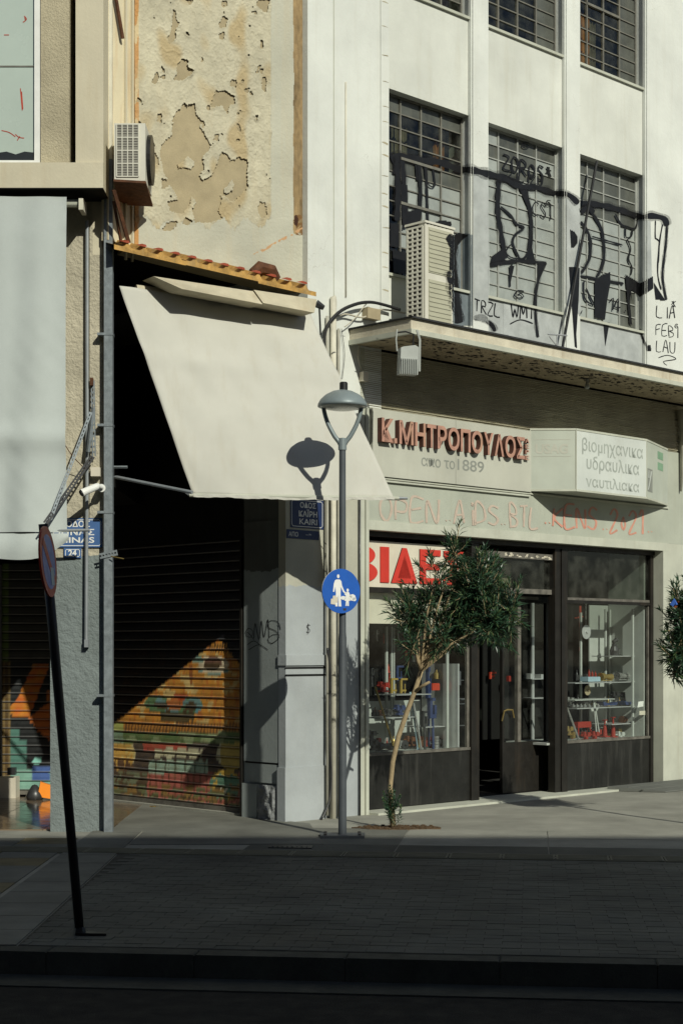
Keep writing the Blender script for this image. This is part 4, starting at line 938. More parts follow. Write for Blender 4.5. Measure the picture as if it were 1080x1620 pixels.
# ------------------------------------------------------------------ roller shutters with murals
def tri_in(x, y, poly): return inside(x, y, poly)
def mural_face(px, py):
    x = (px - 160) * 4.5; y = (py - 980) * 4.5
    x += 7 * noise.noise(Vector((x * .03, y * .03, 31))); y += 7 * noise.noise(Vector((x * .03, y * .03, 47)))
    n1 = noise.noise(Vector((x * .009, y * .009, 0))) + .4 * noise.noise(Vector((x * .03, y * .03, 0))); n2 = noise.noise(Vector((x * .05, y * .008, 5)))
    O = lambda k=1: lin(240, 160, 52, k); c = O(0.9 + 0.35 * n1)
    if ((x - 590) / 470) ** 2 + ((y - 620) / 560) ** 2 > 1 + 0.1 * n1 and y < 700: return lin(26, 24, 30)  # darkness around the face is painted in for the passage shade
    if x < 75 + (750 - y) * 1.25 and y < 745: return lin(24, 20, 20) if n1 > 0 else lin(40, 26, 20)  # awning shade painted into the mural along its slanting shadow edge
    if n2 > 0.25: c = lin(214, 120, 38)
    if n1 > 0.25: c = lin(240, 205, 130)
    el = lambda cx, cy, rx, ry: ((x - cx) / rx) ** 2 + ((y - cy) / ry) ** 2
    if abs(x - 640) < 10 and 320 < y < 470: c = lin(160, 80, 25)
    if 520 < x < 620 and 530 < y < 590: c = lin(190, 70, 25)
    if el(800, 320, 110, 62) < 1: c = lin(245, 225, 190)
    if el(800, 310, 62, 46) < 1: c = lin(110, 70, 70)
    if el(790, 330, 60, 30) < 1 and y > 318: c = lin(40, 20, 20)
    if 1 < el(800, 320, 110, 62) < 1.5 and y > 360: c = lin(120, 180, 175)
    if el(850, 210, 80, 32) < 1: c = lin(60, 25, 10) if math.sin(x * .35 + y * .1) > 0 else lin(235, 160, 60)
    if el(690, 290, 40, 26) < 1: c = lin(120, 170, 160)
    if el(400, 600, 90, 58) < 1 or el(650, 610, 75, 62) < 1 or (el(525, 640, 110, 60) < 1 and y > 600): c = lin(60, 130, 90) if n1 > -0.1 else lin(95, 160, 165)
    if el(525, 600, 60, 42) < 1: c = lin(205, 110, 50)
    if el(425, 608, 48, 24) < 1 or el(640, 622, 36, 40) < 1 or (abs(x - 425 - (y - 600)) < 18 and 600 < y < 660) or (abs(x - 640 + (y - 600) * .8) < 14 and 600 < y < 660): c = lin(25, 20, 20)
    if 660 < y < 760 and 170 < x < 740 and abs(x - 545) < 120 and y < 725: c = lin(40, 45, 25)
    if 740 < y < 830: c = lin(200, 130, 45) if math.sin(x * .28 + y * .04) > -0.1 else lin(110, 60, 25)
    if y > 735 and x < 160: c = lin(190, 200, 110) if y < 800 else lin(120, 160, 135)
    if 805 < y < 885 and x > 160: c = lin(70, 118, 70) if n1 > -0.15 else lin(140, 165, 120)
    if y > 880:
        c = lin(25, 35, 55)
        if 300 < x < 610 and y < 940: c = lin(190, 70, 62)
        tx = abs(math.sin((x - 20) * 0.037))
        if 385 < x < 720 and 915 < y < 1005 and (y < 990 - 30 * (1 - tx) and y > 905 + 35 * (1 - tx)): c = lin(225, 222, 185)
        tx = abs(math.sin((x + 30) * 0.045))
        if 340 < x < 760 and 1000 < y < 1100 and y > 990 + 30 * (1 - tx): c = lin(165, 200, 180) if tx > .25 else lin(85, 110, 100)
        if y > 1095: c = lin(196, 96, 92) if math.sin(x * .14) > -0.7 else lin(135, 60, 55)
        if x < 330 and y > 1090: c = lin(110, 130, 105) if n1 > -0.05 else lin(60, 50, 45)
        if el(110, 960, 130, 110) < 1: c = lin(245, 190, 90) if n1 < .2 else lin(250, 215, 130)
        if 1 < el(110, 960, 130, 110) < 1.12: c = lin(240, 225, 170)
        if el(110, 1040, 120, 40) < 1 and n2 > -0.2: c = lin(90, 55, 45)
        if el(930, 960, 110, 110) < 1: c = lin(205, 180, 90) if x > 850 else lin(235, 230, 190)
        if el(880, 1180, 110, 110) < 1: c = lin(220, 180, 70) if n1 > 0 else lin(70, 140, 120)
        if el(850, 1210, 55, 22) < 1: c = lin(240, 235, 210) if n2 > 0 else lin(30, 20, 20)
        if y > 1180:
            k_ = noise.noise(Vector((x * .012, y * .03, 3)))
            if k_ > 0.1: c = lin(150, 115, 60)
            elif k_ < -0.2: c = lin(100, 120, 80)
            if y > 1240 and noise.noise(Vector((x * .05, y * .05, 3))) > .15: c = lin(55, 45, 30)
    if noise.noise(Vector((x * .09, y * .13, 8))) > 0.5: c = tuple(v * .35 for v in c)
    k_ = 0.30 + 0.2 * noise.noise(Vector((x * .02, y * .04, 18))); dust = (0.30, 0.20, 0.09)
    return tuple(v * (1 - k_) + q * k_ for v, q in zip(c, dust))
def mural_letters(px, py):
    x = px * 4.26; y = (py - 960) * 4.26; n1 = noise.noise(Vector((x * .02, y * .02, 0)))
    c = lin(28, 30, 30)
    if inside(x, y, [(230, 380), (340, 380), (270, 560), (200, 740), (80, 740), (60, 680), (120, 620)]): c = lin(190, 110 + 25 * n1, 40)
    if inside(x, y, [(190, 750), (340, 640), (345, 900), (290, 870)]): c = lin(190, 105, 42)
    if 320 < x < 345 and 560 < y < 640: c = lin(190, 110, 42)
    if y > 820 and x < 130 or (y > 900 and x < 180): c = lin(80, 120, 108)
    if y > 1090: c = lin(120, 160, 145)
    if (x - 250) ** 2 / 900 + (y - 1040) ** 2 / 500 < 1: c = lin(140, 200, 185)
    if y > 1085 and x > 215 and y < 1170 and x < 335: c = lin(70, 95, 150)
    if x < 70: c = lin(120, 100, 60) if int(x / 18) % 2 else lin(80, 62, 35)
    if y < 360: c = lin(90, 110, 50) if x < 60 else lin(60, 60, 55)
    return c
def shutter(name, label, fr, a0, a1, z0, z1, o, pitch, fn, step=0.008):
    t = thing(name, label, 'roller shutter', fr.p((a0 + a1) / 2, o, z0))
    build('bottom_rail', MB().box(fr, a0, a1, o - 0.02, o + 0.014, z0, z0 + 0.045), 'worn', t)
    n = int((a1 - a0) / step); z = z0 + 0.046
    prof = [(0.0, -0.014), (0.008, 0.006), (0.018, 0.010), (0.026, 0.002), (pitch * .55, 0.004), (pitch - 0.012, 0.001), (pitch - 0.001, -0.012)]
    while z < z1:
        mb = MB(); cs = []
        for h, oo in prof:
            for i in range(n + 1):
                a = a0 + (a1 - a0) * i / n; p_ = fr.p(a, o + oo, z + h); mb.v.append(p_)
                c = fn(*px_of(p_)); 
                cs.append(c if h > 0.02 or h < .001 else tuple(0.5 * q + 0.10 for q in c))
        for r_ in range(len(prof) - 1):
            for i in range(n): k = r_ * (n + 1) + i; mb.f.append((k, k + 1, k + n + 2, k + n + 1)); mb.m.append(0)
        build('slat', mb, 'slat', t, cols=cs, fixn=False); z += pitch
    build('guide_rail', MB().box(fr, a0 - 0.05, a0, o - 0.03, o + 0.03, z0, z1), 'shutter_frame', t); build('guide_rail', MB().box(fr, a1, a1 + 0.05, o - 0.03, o + 0.03, z0, z1), 'shutter_frame', t)
    return t
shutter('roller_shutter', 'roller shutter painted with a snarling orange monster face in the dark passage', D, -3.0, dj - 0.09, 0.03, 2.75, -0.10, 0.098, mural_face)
build('passage_floor', MB().slab([(-1.79, 13.9), (-0.15, 13.9), (-0.30, 15.55), (-0.5, 15.75), (-2.9, 18.3), (-2.1, 15.5), (-2.1, 15.0), (-1.79, 14.9)], -0.01, 0.0085), 'band', pv)
build('passage_step', MB().box(D, -3.05, dj - 0.04, -0.3, -0.03, 0.0, 0.03), 'ground', pv)
s2 = shutter('roller_shutter', 'roller shutter with orange and teal graffiti letters behind the grey pillar', B2, X(4, 18.4), X(110, 18.4), 0.03, 2.6, 0.0, 0.098, mural_letters, 0.02)
tag(build('wall_plinth', MB().box(B2, -5.2, X(21, 18.0), 0.02, 0.25, 0.0, 0.24), 'signface'), 'low white stub wall at the far left behind the pillar', 'wall')
tag(build('leftmost_box', MB().box(B2, X(12, 18.1), X(24, 18.1), 0.2, 0.3, 0.27, 0.35), 'iron2'), 'small black box sitting on the low white stub wall', 'box')
bpy.data.objects['leftmost_box'].name = 'black_box'
ob_ = MB(); f4 = Fr(X(60, 17.9), 17.9, 1, 0.2)
ob_.prism(f4, [(0.0, 0.05), (0.16, 0.02), (0.20, 0.15), (0.03, 0.21)], -0.12, 0.0)
tag(build('orange_crate', ob_, 'orange'), 'bright orange crate at the foot of the lettered shutter behind the pillar', 'crate')
tag(build('dark_bag', MB().lathe((X(54, 17.9), 17.95, 0.0), [(0.001, 0), (0.08, 0.0), (0.1, 0.05), (0.07, 0.11), (0.03, 0.17), (0.001, 0.18)], 10), 'iron2', smooth=True), 'small black bag lying beside the orange crate', 'bag')
# dry leaves by the shutter
mb = MB(); c0 = D.p(-2.05, -0.02, 0.0)
for i in range(16):
    x, y = c0[0] + random.uniform(-.1, .12), c0[1] + random.uniform(-.05, .05); q = random.uniform(0, 6.3); l_ = random.uniform(.03, .06)
    mb.add([(x, y, .006), (x + l_ * .5 * math.cos(q) - .01 * math.sin(q), y + l_ * .5 * math.sin(q) + .01 * math.cos(q), .02), (x + l_ * math.cos(q), y + l_ * math.sin(q), .012), (x + l_ * .5 * math.cos(q) + .01 * math.sin(q), y + l_ * .5 * math.sin(q) - .01 * math.cos(q), .015)], [(0, 1, 2, 3)])
tag(build('dry_leaves', mb, 'brass', fixn=False, kind='stuff'), 'few dry leaves lying before the monster shutter', 'leaves')

# ------------------------------------------------------------------ tiled canopy and awning
TC = thing('tile_canopy', 'narrow sloping canopy of ochre corrugated sheets with red edges above the awning', 'canopy', P.p(-1, 0, 5.0))
e0 = Vector((-2.018, 14.61, Zp(392, 14.61))); e1 = Vector((-0.24, 15.60, 1.65 + (1028 - 465) * 15.6 / 2600))
back = Vector((-P.n[0] * 0.36, -P.n[1] * 0.36, 0.11)); un = (e1 - e0)
splits = [0.0, 0.34, 0.70, 1.0]; pitch = 1 / 12.5
def cor(t): 
    q = (t / pitch) % 1.0; return 0.05 * max(0, 1 - abs(q - 0.80) / 0.20) if q > 0.6 else 0.0
for si in range(3):
    n = int((splits[si + 1] - splits[si]) * 160); mb = MB(); dz = Vector((0, 0, 0.012 * (1 if si == 1 else 0) - 0.006 * si))
    for i in range(n + 1):
        t = splits[si] + (splits[si + 1] - splits[si]) * i / n; p = e0 + un * t + dz; h = Vector((0, 0, cor(t)))
        mb.v += [tuple(p + h + Vector((0, 0, 0.030))), tuple(p - Vector((0, 0, .012))), tuple(p + back + h + Vector((0, 0, 0.030))), tuple(p + back - Vector((0, 0, .012)))]
    for i in range(n):
        k = 4 * i
        mb.f += [(k, k + 1, k + 5, k + 4), (k, k + 4, k + 6, k + 2), (k + 1, k + 3, k + 7, k + 5)]; mb.m += [0, 0, 1]
    build('corrugated_sheet', mb, ['tile', 'tileunder'], TC, fixn=False)
for i in range(12):                                      # red capped rolls of the corrugation
    t = (i + 0.82) * pitch; p = e0 + un * t
    if t > .99: break
    d_ = un.normalized(); mb = MB(); nf = Vector((P.n[0], P.n[1], 0)) * 0.012
    pts = [p + Vector((0, 0, .068)) - d_ * .06 + nf, p + Vector((0, 0, .090)) + nf, p + Vector((0, 0, .074)) + d_ * .012 + nf, p + Vector((0, 0, .066)) - d_ * .01 + nf]
    mb.v += [tuple(q) for q in pts] + [tuple(q + back * .25) for q in pts]; mb.f += [(0, 1, 2, 3), (0, 4, 5, 1), (1, 5, 6, 2), (2, 6, 7, 3)]; mb.m += [0] * 4
    build('ridge_tile', mb, 'tilered', TC)
mb = MB(); q = e0 + un * 0.80 + Vector((0, 0, .05)) + back * .7
mb.tube([q - un * .07, q - un * .03 + Vector((0, 0, .07)), q + un * .03 + Vector((0, 0, .07)), q + un * .06], [0.05, .07, .065, .04], 8); build('broken_tile', mb, 'rust', TC)
aw = thing('awning', 'large cream canvas awning let down over the dark passage', 'awning', P.p(-1, 0, 3.0))
def W3(px, py, Y): return Vector(((px - CXP) / FPX * Y, Y, EYE[2] + (HOR - py) * Y / FPX))
TL, TR, BL, BR = W3(189, 452, 14.84), W3(490, 495, 15.66), W3(305, 782, 14.72), W3(622, 787, 14.93)
mb = MB(); nu, nv = 60, 60; nrm = (TR - TL).cross(BL - TL).normalized()
if nrm.y > 0: nrm = -nrm
for j in range(nv + 1):
    v = j / nv
    for i in range(nu + 1):
        u = i / nu; p = (TL * (1 - u) + TR * u) * (1 - v) + (BL * (1 - u) + BR * u) * v
        b_ = -0.035 * math.sin(math.pi * v) * math.sin(math.pi * u) + 0.006 * math.sin(u * 19 + v * 3) * (1 - v) * v * 4 * 0.6 + 0.008 * noise.noise(Vector((u * 3, v * 7, 2)))
        b_ += 0.010 * noise.noise(Vector((u * 7 - v * 5, v * 1.5 + u, 3))) * (1 - .4 * v) + 0.006 * math.sin((u - .5) * 26 + v * 4) * math.exp(-v * 3)
        b_ += 0.014 * math.exp(-((v - 0.33 - .03 * u) / 0.05) ** 2) + 0.006 * noise.noise(Vector((u * 9, v * 2.5, 7))) - 0.01 * math.exp(-((u - .02) / .03) ** 2) * math.sin(v * 9)
        mb.v.append(tuple(p + nrm * b_ + Vector((0, 0, -0.012 * math.sin(math.pi * u) * v))))
for j in range(nv):
    for i in range(nu): k = j * (nu + 1) + i; mb.f.append((k, k + 1, k + nu + 2, k + nu + 1)); mb.m.append(0)
ca = build('canvas', mb, 'awn', aw, fixn=False, smooth=True)
sm = ca.modifiers.new('thickness', 'SOLIDIFY'); sm.thickness = 0.002
cv = list(mb.v)
q = MB()
for i in range(nu + 1):
    p = Vector(cv[nv * (nu + 1) + i]); d_ = 0.028 + 0.003 * math.sin(i * .5) + .002 * math.sin(i * 1.7); q.v += [tuple(p - nrm * -.019), tuple(p + nrm * (.021 + .003 * math.sin(i * 1.3)) + Vector((0, 0, -d_)))]
for i in range(nu): q.f.append((2 * i, 2 * i + 2, 2 * i + 3, 2 * i + 1)); q.m.append(0)
build('hem', q, 'awn', aw, fixn=False)
ub = (BR - BL).normalized()
build('front_bar', MB().tube([BL - ub * 0.03 + Vector((0, 0, -.008)), BR + ub * 0.05 + Vector((0, 0, -.008))], 0.018, 10), 'trim', aw)
build('bar_end', MB().tube([BR + ub * 0.05 + Vector((0, 0, -.006)), BR + ub * 0.13 + Vector((0, 0, -.006))], [0.015, 0.011], 8).tube([BL - ub * 0.03, BL - ub * 0.06 + Vector((0, 0, .02))], 0.016, 6), 'pipegrey', aw)
build('support_arm', MB().tube([W3(170, 752, 15.1), W3(304, 779, 14.52)], 0.016, 8), 'pipegrey', aw)
build('slotted_bracket', MB().tube([W3(176, 739, 14.95), W3(202, 739, 14.95)], 0.013, 4), 'galv', aw)
# metal hood over the roller
H0, H1 = W3(243, 437, 14.82), W3(501, 476, 15.42); G0, G1 = W3(288, 457, 14.76), W3(497, 497, 15.34)
def hood(t0, t1, dz, nm='hood'):
    mb = MB(); bk = Vector((-P.n[0], -P.n[1], 0)) * 0.26
    a, b = H0.lerp(H1, t0), H0.lerp(H1, t1); c, d = G0.lerp(G1, t1), G0.lerp(G1, t0); up = Vector((0, 0, dz))
    q = [a + up, b + up, c + up, d + up]; mb.v += [tuple(v) for v in q] + [tuple(v + bk + Vector((0, 0, .01))) for v in q]
    mb.f += [(0, 1, 2, 3), (7, 6, 5, 4), (0, 4, 5, 1), (3, 2, 6, 7), (1, 5, 6, 2), (0, 3, 7, 4)]; mb.m += [0] * 6
    return build(nm, mb, 'hood', aw)
hood(0, 0.60, 0); hood(0.605, 1.0, 0.014)
build('roller_tube', MB().tube([W3(215, 458, 15.0), W3(490, 492, 15.76)], 0.045, 12), 'hood', aw)
build('gear_box', MB().tube([W3(500, 480, 15.6), W3(512, 487, 15.62)], [0.04, 0.025], 8).tube([W3(505, 488, 15.6), W3(507, 530, 15.7)], 0.01, 6), 'iron2', aw)

# hanging blind at the left
bd = thing('drop_blind', 'white canvas blind hanging in front of the arcade at the far left', 'blind', L.p(-3, 0.3, 2.5))
mb = MB(); nu, nv = 70, 60; BYd = 14.52
for j in range(nv + 1):
    v = j / nv
    for i in range(nu + 1):
        u = i / nu; x = X(-130, BYd) + (X(105.5, BYd) - X(-130, BYd)) * u; z = Zp(311, BYd) + (Zp(842, BYd) - Zp(311, BYd)) * v
        y = BYd + 0.014 * math.sin(x * 15 + v * 1.5 + 2 * noise.noise(Vector((x, z * .5, 2)))) * (.3 + v) + 0.028 * math.sin(x * 5.5 + 1 + z * .15) * (.2 + v) + 0.014 * noise.noise(Vector((x * 4, z * 1.2, 0))) - 0.035 * math.exp(-((v - .72) / .035) ** 2) + .004 * math.sin((x * 30 + z * 26)) * max(0, noise.noise(Vector((x * 2, z, 4))))
        x2 = x - 0.012 * math.sin(v * 3.1) * u + (0.02 * v if u > .99 else 0) * 0
        mb.v.append((x2, y, z))
for j in range(nv):
    for i in range(nu): k = j * (nu + 1) + i; mb.f.append((k, k + 1, k + nu + 2, k + nu + 1)); mb.m.append(0)
build('canvas', mb, 'blind', bd, fixn=False, smooth=True)
mb = MB(); n = 40
for i in range(n + 1):
    u = i / n; px_ = -130 + 240 * u; yb = 884 + 2 * math.sin(px_ * .05) if px_ < 55 else 884 - 30 * ((px_ - 55) / 55) ** 1.6
    for v in (0, .25, .5, .75, 1): mb.v.append((X(px_, BYd), BYd - 0.02 - 0.02 * math.sin(v * 3.1) + 0.01 * math.sin(px_ * .11 + v), Zp(844 + (yb - 844) * v, BYd)))
for i in range(n):
    for j in range(4): k = 5 * i + j; mb.f.append((k, k + 5, k + 6, k + 1)); mb.m.append(0)
build('valance', mb, 'blind', bd, fixn=False, smooth=True)
build('bottom_bar', MB().tube([(X(-130, BYd), BYd - .01, Zp(842, BYd)), (X(141, BYd), BYd + 0.05, Zp(838, BYd))], 0.013, 8), 'pipegrey', bd)
build('top_roller', MB().tube([(X(-130, BYd + .1), BYd + .1, Zp(317, BYd)), (X(128, BYd + .1), BYd + .1, Zp(317, BYd))], 0.038, 12), 'trim', bd)
build('roller_end', MB().box(L, X(124, BYd), X(131, BYd), 0.15, 0.35, Zp(330, BYd), Zp(312, BYd)), 'pipewhite', bd)

# slotted steel angles bolted on the pillar
def slotted(p0, p1, wd_=0.035, holes_n=14):
    mb = MB(); p0 = Vector(p0); p1 = Vector(p1); d_ = (p1 - p0).normalized(); sdv = d_.cross(Vector((0, 1, 0))).normalized() * wd_ / 2
    def strip(q0, q1, dy): 
        a = [q0, q1]; k = len(mb.v)
        for p in (p0, p1):
            for q in a: mb.v.append(tuple(p + sdv * q + Vector((0, -dy, 0)))); mb.v.append(tuple(p + sdv * q + Vector((0, -dy + .004, 0))))
        mb.f.extend([(k, k + 2, k + 6, k + 4), (k + 1, k + 5, k + 7, k + 3), (k, k + 4, k + 5, k + 1), (k + 2, k + 3, k + 7, k + 6), (k, k + 1, k + 3, k + 2), (k + 4, k + 6, k + 7, k + 5)]); mb.m.extend([0] * 6)
    strip(-1, -0.3, 0); strip(0.3, 1, 0)
    n = holes_n
    for i in range(n):
        a = p0.lerp(p1, (i) / n); b = p0.lerp(p1, (i + .42) / n); k = len(mb.v)
        for p in (a, b):
            for q in (-.3, .3): mb.v.append(tuple(p + sdv * q)); 
        mb.f.append((k, k + 1, k + 3, k + 2)); mb.m.append(0)
    return mb
sa = thing('slotted_brackets', 'slotted steel angles bolted to the pillar and holding the blind', 'bracket', L.p(X(145), 0.1, 3.2))
build('angle', slotted(W3(147, 602, 14.85), W3(149, 722, 14.82)), 'galv', sa)
build('angle', slotted(W3(144, 652, 14.78), W3(80, 822, 14.35), 0.03, 26), 'galv', sa)
build('angle', slotted(W3(147, 722, 14.80), W3(72, 828, 14.30), 0.045, 26), 'iron2', sa)
build('plate', MB().tube([W3(148, 645, 14.8), W3(140, 715, 14.78)], 0.018, 4), 'galv', sa)
build('rusty_cap', MB().box(L, X(145), X(149.5), 0.04, 0.09, Zp(612), Zp(600)), 'rust', sa)
build('wire', MB().tube([W3(102, 702, 14.7), W3(115, 722, 14.72), W3(135, 742, 14.8)], 0.004, 4), 'rust', sa)
sa2 = thing('slotted_bracket', 'slotted steel angle clamped to the downpipe below the street plaque', 'bracket', L.p(X(170), 0.1, 2.4))
build('angle', slotted(W3(186, 874, 14.78), W3(158, 880, 14.78), 0.05, 6), 'galv', sa2); 
build('rod', MB().tube([W3(176, 880, 14.75), W3(196, 884, 14.7)], 0.005, 5), 'brass', sa2)
# CCTV camera and junction box
cc = thing('security_camera', 'white bullet security camera on the pillar pointing down left', 'camera', W3(160, 770, 14.7))
build('camera_body', MB().tube([W3(130, 780, 14.55), W3(134, 778, 14.56), W3(153, 770, 14.64), W3(156, 768, 14.66)], [0.036, 0.033, 0.031, 0.022], 14), 'signwhite', cc, smooth=False)
build('lens_hood', MB().tube([W3(128.5, 781, 14.545), W3(130, 780, 14.55)], [0.030, 0.031], 14), 'blacktin', cc)
build('camera_arm', MB().tube([W3(155, 769, 14.66), W3(161, 771, 14.72), W3(162, 770, 14.88)], [0.014, 0.018, 0.03], 10).tube([W3(161, 772, 14.74), W3(161, 772, 14.895)], 0.036, 14), 'signwhite', cc)
tag(build('junction_box', MB().box(L, X(146.5), X(161), 0.0, 0.10, Zp(755), Zp(741)), 'signface'), 'small white junction box on the pillar just above the security camera', 'junction box')

# ------------------------------------------------------------------ street plaques
def plaque(label, fr, a0, a1, z0, z1, o, lines, m_='plaque', name='street_plaque', frame_=True, lm='signwhite', ink=None):
    t = thing(name, label, 'street sign', fr.p((a0 + a1) / 2, o, z0))
    build('plate', MB().box(fr, a0, a1, o, o + 0.006, z0, z1), m_, t)
    mb = MB(); e = 0.012; b = 0.006
    if frame_:
        A0, A1, Z0, Z1 = a0 + e, a1 - e, z0 + e, z1 - e; c = min(0.02, (z1 - z0) * .12); oo = o + 0.0065
        for q in ([(A0 + c, Z0), (A1 - c, Z0), (A1 - c, Z0 + b), (A0 + c, Z0 + b)], [(A0 + c, Z1 - b), (A1 - c, Z1 - b), (A1 - c, Z1), (A0 + c, Z1)],
                  [(A0, Z0 + c), (A0 + b, Z0 + c), (A0 + b, Z1 - c), (A0, Z1 - c)], [(A1 - b, Z0 + c), (A1, Z0 + c), (A1, Z1 - c), (A1 - b, Z1 - c)],
                  [(A1 - c, Z1 - b), (A1 - b, Z1 - c), (A1, Z1 - c), (A1 - c, Z1)], [(A0 + c, Z0 + b), (A0 + b, Z0 + c), (A0, Z0 + c), (A0 + c, Z0)],
                  [(A0 + b, Z1 - c), (A0 + c, Z1 - b), (A0 + c, Z1), (A0, Z1 - c)], [(A1 - c, Z0), (A1, Z0 + c), (A1 - b, Z0 + c), (A1 - c, Z0 + b)]):
            mb.add([fr.p(x, oo, z) for x, z in q], [(0, 1, 2, 3)])
    for (w_, x0, x1, y0, y1, bd_) in lines: text(mb, fr, w_, x0, x1, y0, y1, o + 0.007, bold=bd_)
    build('lettering', mb, lm, t, fixn=False); return t
xl, xr = X(55), X(163); z0, z1 = Zp(866), Zp(820); tc = X(128)
lz = [Zp(832), Zp(845), Zp(858)]
plaque('pale blue street plaque lettered ATHINAS half hidden by the blind', L, xl, xr, z0, z1, 0.013,
       [('ΟΔΟΣ', X(106), X(143), Zp(834), Zp(824), 0.02), ('ΑΘΗΝΑΣ', X(70), X(150), Zp(847), Zp(837), 0.02), ('ATHINAS', X(70), X(150), Zp(859), Zp(850), 0.02)])
plaque('small blue house number plate 24 under the blue street plaque', L, X(102), X(129.5), Zp(883), Zp(867), 0.013, [('24', X(109), X(122), Zp(880), Zp(870), 0.03)], name='house_number')
pf = 0.0; a0 = F.S(459, -.03); a1 = F.S(511, -.03)
def zf(px, py, o=-0.03): return F.at(px, py, o)[1]
pt, pb = zf(485, 790), zf(485, 836)
plaque('dark blue street plaque lettered KAIRI on the corner pier in awning shade', F, a0, a1, pb, pt, -0.03,
       [('ΟΔΟΣ', F.S(475, -.02), F.S(500, -.02), zf(485, 804), zf(485, 795), .02), ('ΚΑΪΡΗ', F.S(473, -.02), F.S(502, -.02), zf(485, 818), zf(485, 806), .02), ('KAIRI', F.S(474, -.02), F.S(502, -.02), zf(485, 830), zf(485, 821), .01)], 'plaquenavy')
pb2, pt2 = zf(480, 853), zf(480, 839)
plaque('narrow dark blue plate with an arrow under the KAIRI plaque', F, a0 - 0.05, a1 - 0.06, pb2, pt2, -0.03,
       [('ΑΠΟ', F.S(457, -.02), F.S(472, -.02), pb2 + .02, pt2 - .02, .01), ('→', F.S(484, -.02), F.S(494, -.02), pb2 + .03, pt2 - .03, .01)], 'plaquenavy', frame_=False, name='direction_plate')

# ------------------------------------------------------------------ street lamp and its round sign
LY = 14.46; LX = (541.5 - CXP) / FPX * LY; u = LY / FPX
sl_ = thing('street_lamp', 'grey street lamp with domed head on a forked bracket beside the awning', 'street lamp', (LX, LY, 0))
hz_ = lambda py: EYE[2] + (HOR - py) * u
build('pole', MB().lathe((LX, LY, 0), [(0.036, 0.02), (0.036, 1.75), (0.031, 1.80), (0.029, hz_(708))], 16), 'post', sl_, smooth=True)
build('base_plate', MB().slab([(LX - .19, LY - .13), (LX + .19, LY - .13), (LX + .2, LY + .13), (LX - .2, LY + .13)], 0.0, 0.028), 'post', sl_)
for bx_, by_ in ((-.15, -.09), (.15, -.09), (-.15, .09), (.15, .09)): build('bolt', MB().lathe((LX + bx_, LY + by_, .028), [(.014, 0), (.014, .015), (.0, .017)], 6), 'iron', sl_)
build('collar', MB().lathe((LX, LY, hz_(712)), [(0.030, 0), (0.037, 0.0), (0.037, 0.10), (0.030, .105), (0, .105)], 16), 'lamp', sl_, smooth=False)
def arm(sg):
    mb = MB(); pts = [(0.012, 703), (0.07, 690), (0.125, 672), (0.162, 652), (0.172, 634)]
    ln = smooth_line([(a, b) for a, b in pts], 0.5) if False else pts
    q = []
    for i in range(len(pts) - 1):
        for k in range(5):
            t = k / 5; q.append((pts[i][0] * (1 - t) + pts[i + 1][0] * t, pts[i][1] * (1 - t) + pts[i + 1][1] * t))
    q.append(pts[-1]); q = [(q[max(i - 2, 0)][0] / 5 + q[max(i - 1, 0)][0] / 5 + q[i][0] / 5 + q[min(i + 1, len(q) - 1)][0] / 5 + q[min(i + 2, len(q) - 1)][0] / 5, b) for i, (a, b) in enumerate(q)]
    mb.tube([(LX + sg * a, LY, hz_(b)) for a, b in q], [0.021 - 0.003 * i / len(q) for i in range(len(q))], 8); return mb
for sg in (-1, 1): build('bracket_arm', arm(sg), 'lamp', sl_, smooth=True)
r0 = 0.218
build('lamp_dome', MB().lathe((LX, LY, hz_(642)), [(0.0, 0.142), (0.03, 0.140), (0.09, 0.126), (0.15, 0.095), (0.195, 0.054), (0.214, 0.02), (r0, 0.008), (r0, -0.008), (0.21, -0.012), (0.19, -0.010)], 40), 'lamp', sl_, smooth=True)
build('lamp_lens', MB().lathe((LX, LY, hz_(642)), [(0.19, -0.010), (0.17, -0.022), (0.11, -0.034), (0.05, -0.038), (0, -0.038)], 32), 'lens', sl_, smooth=True)
build('photocell', MB().lathe((LX + .01, LY, hz_(618)), [(0.028, -.01), (0.036, 0.0), (0.036, 0.065), (0.03, 0.075), (0, 0.075)], 12), 'blacktin', sl_)
sx, sz = (538.5 - CXP) / FPX * 14.38, EYE[2] + (HOR - 935) * 14.38 / FPX
RS = Fr(sx, 14.39, 0.848, 0.53)
sg_ = thing('pedestrian_sign', 'round blue sign of an adult holding a child by the hand, on the lamp post', 'road sign', RS.p(0, 0, sz - 0.2))
r = 0.195
build('sign_disc', MB().disc(RS, 0, sz, r, r, 0.0, 0.012, 48, 0, 1), ['signblue', 'signwhite'], sg_)
mb = MB(); oo = (0.0125, 0.014)
def pp(pts, o_=oo): mb.prism(RS, [(a, sz + z) for a, z in pts], *o_)
mb.disc(RS, -0.032, sz + 0.128, 0.013, 0.017, *oo, 14)
pp([(-0.05, 0.10), (-0.014, 0.10), (0.0, 0.085), (0.006, 0.05), (0.03, 0.0), (0.05, -0.015), (0.044, -0.026), (0.018, -0.008), (-0.006, 0.035), (-0.008, -0.02), (0.0, -0.135), (-0.028, -0.135), (-0.032, -0.03), (-0.038, -0.135), (-0.062, -0.135), (-0.056, -0.02), (-0.062, 0.04), (-0.072, -0.01), (-0.086, -0.008), (-0.078, 0.06), (-0.066, 0.092)])
mb.disc(RS, 0.065, sz + 0.008, 0.012, 0.015, *oo, 12)
pp([(0.05, -0.008), (0.078, -0.008), (0.088, -0.03), (0.112, -0.05), (0.106, -0.062), (0.082, -0.048), (0.092, -0.085), (0.076, -0.085), (0.078, -0.13), (0.062, -0.13), (0.062, -0.09), (0.056, -0.13), (0.042, -0.13), (0.048, -0.085), (0.032, -0.085), (0.046, -0.04), (0.03, -0.026), (0.036, -0.016)])
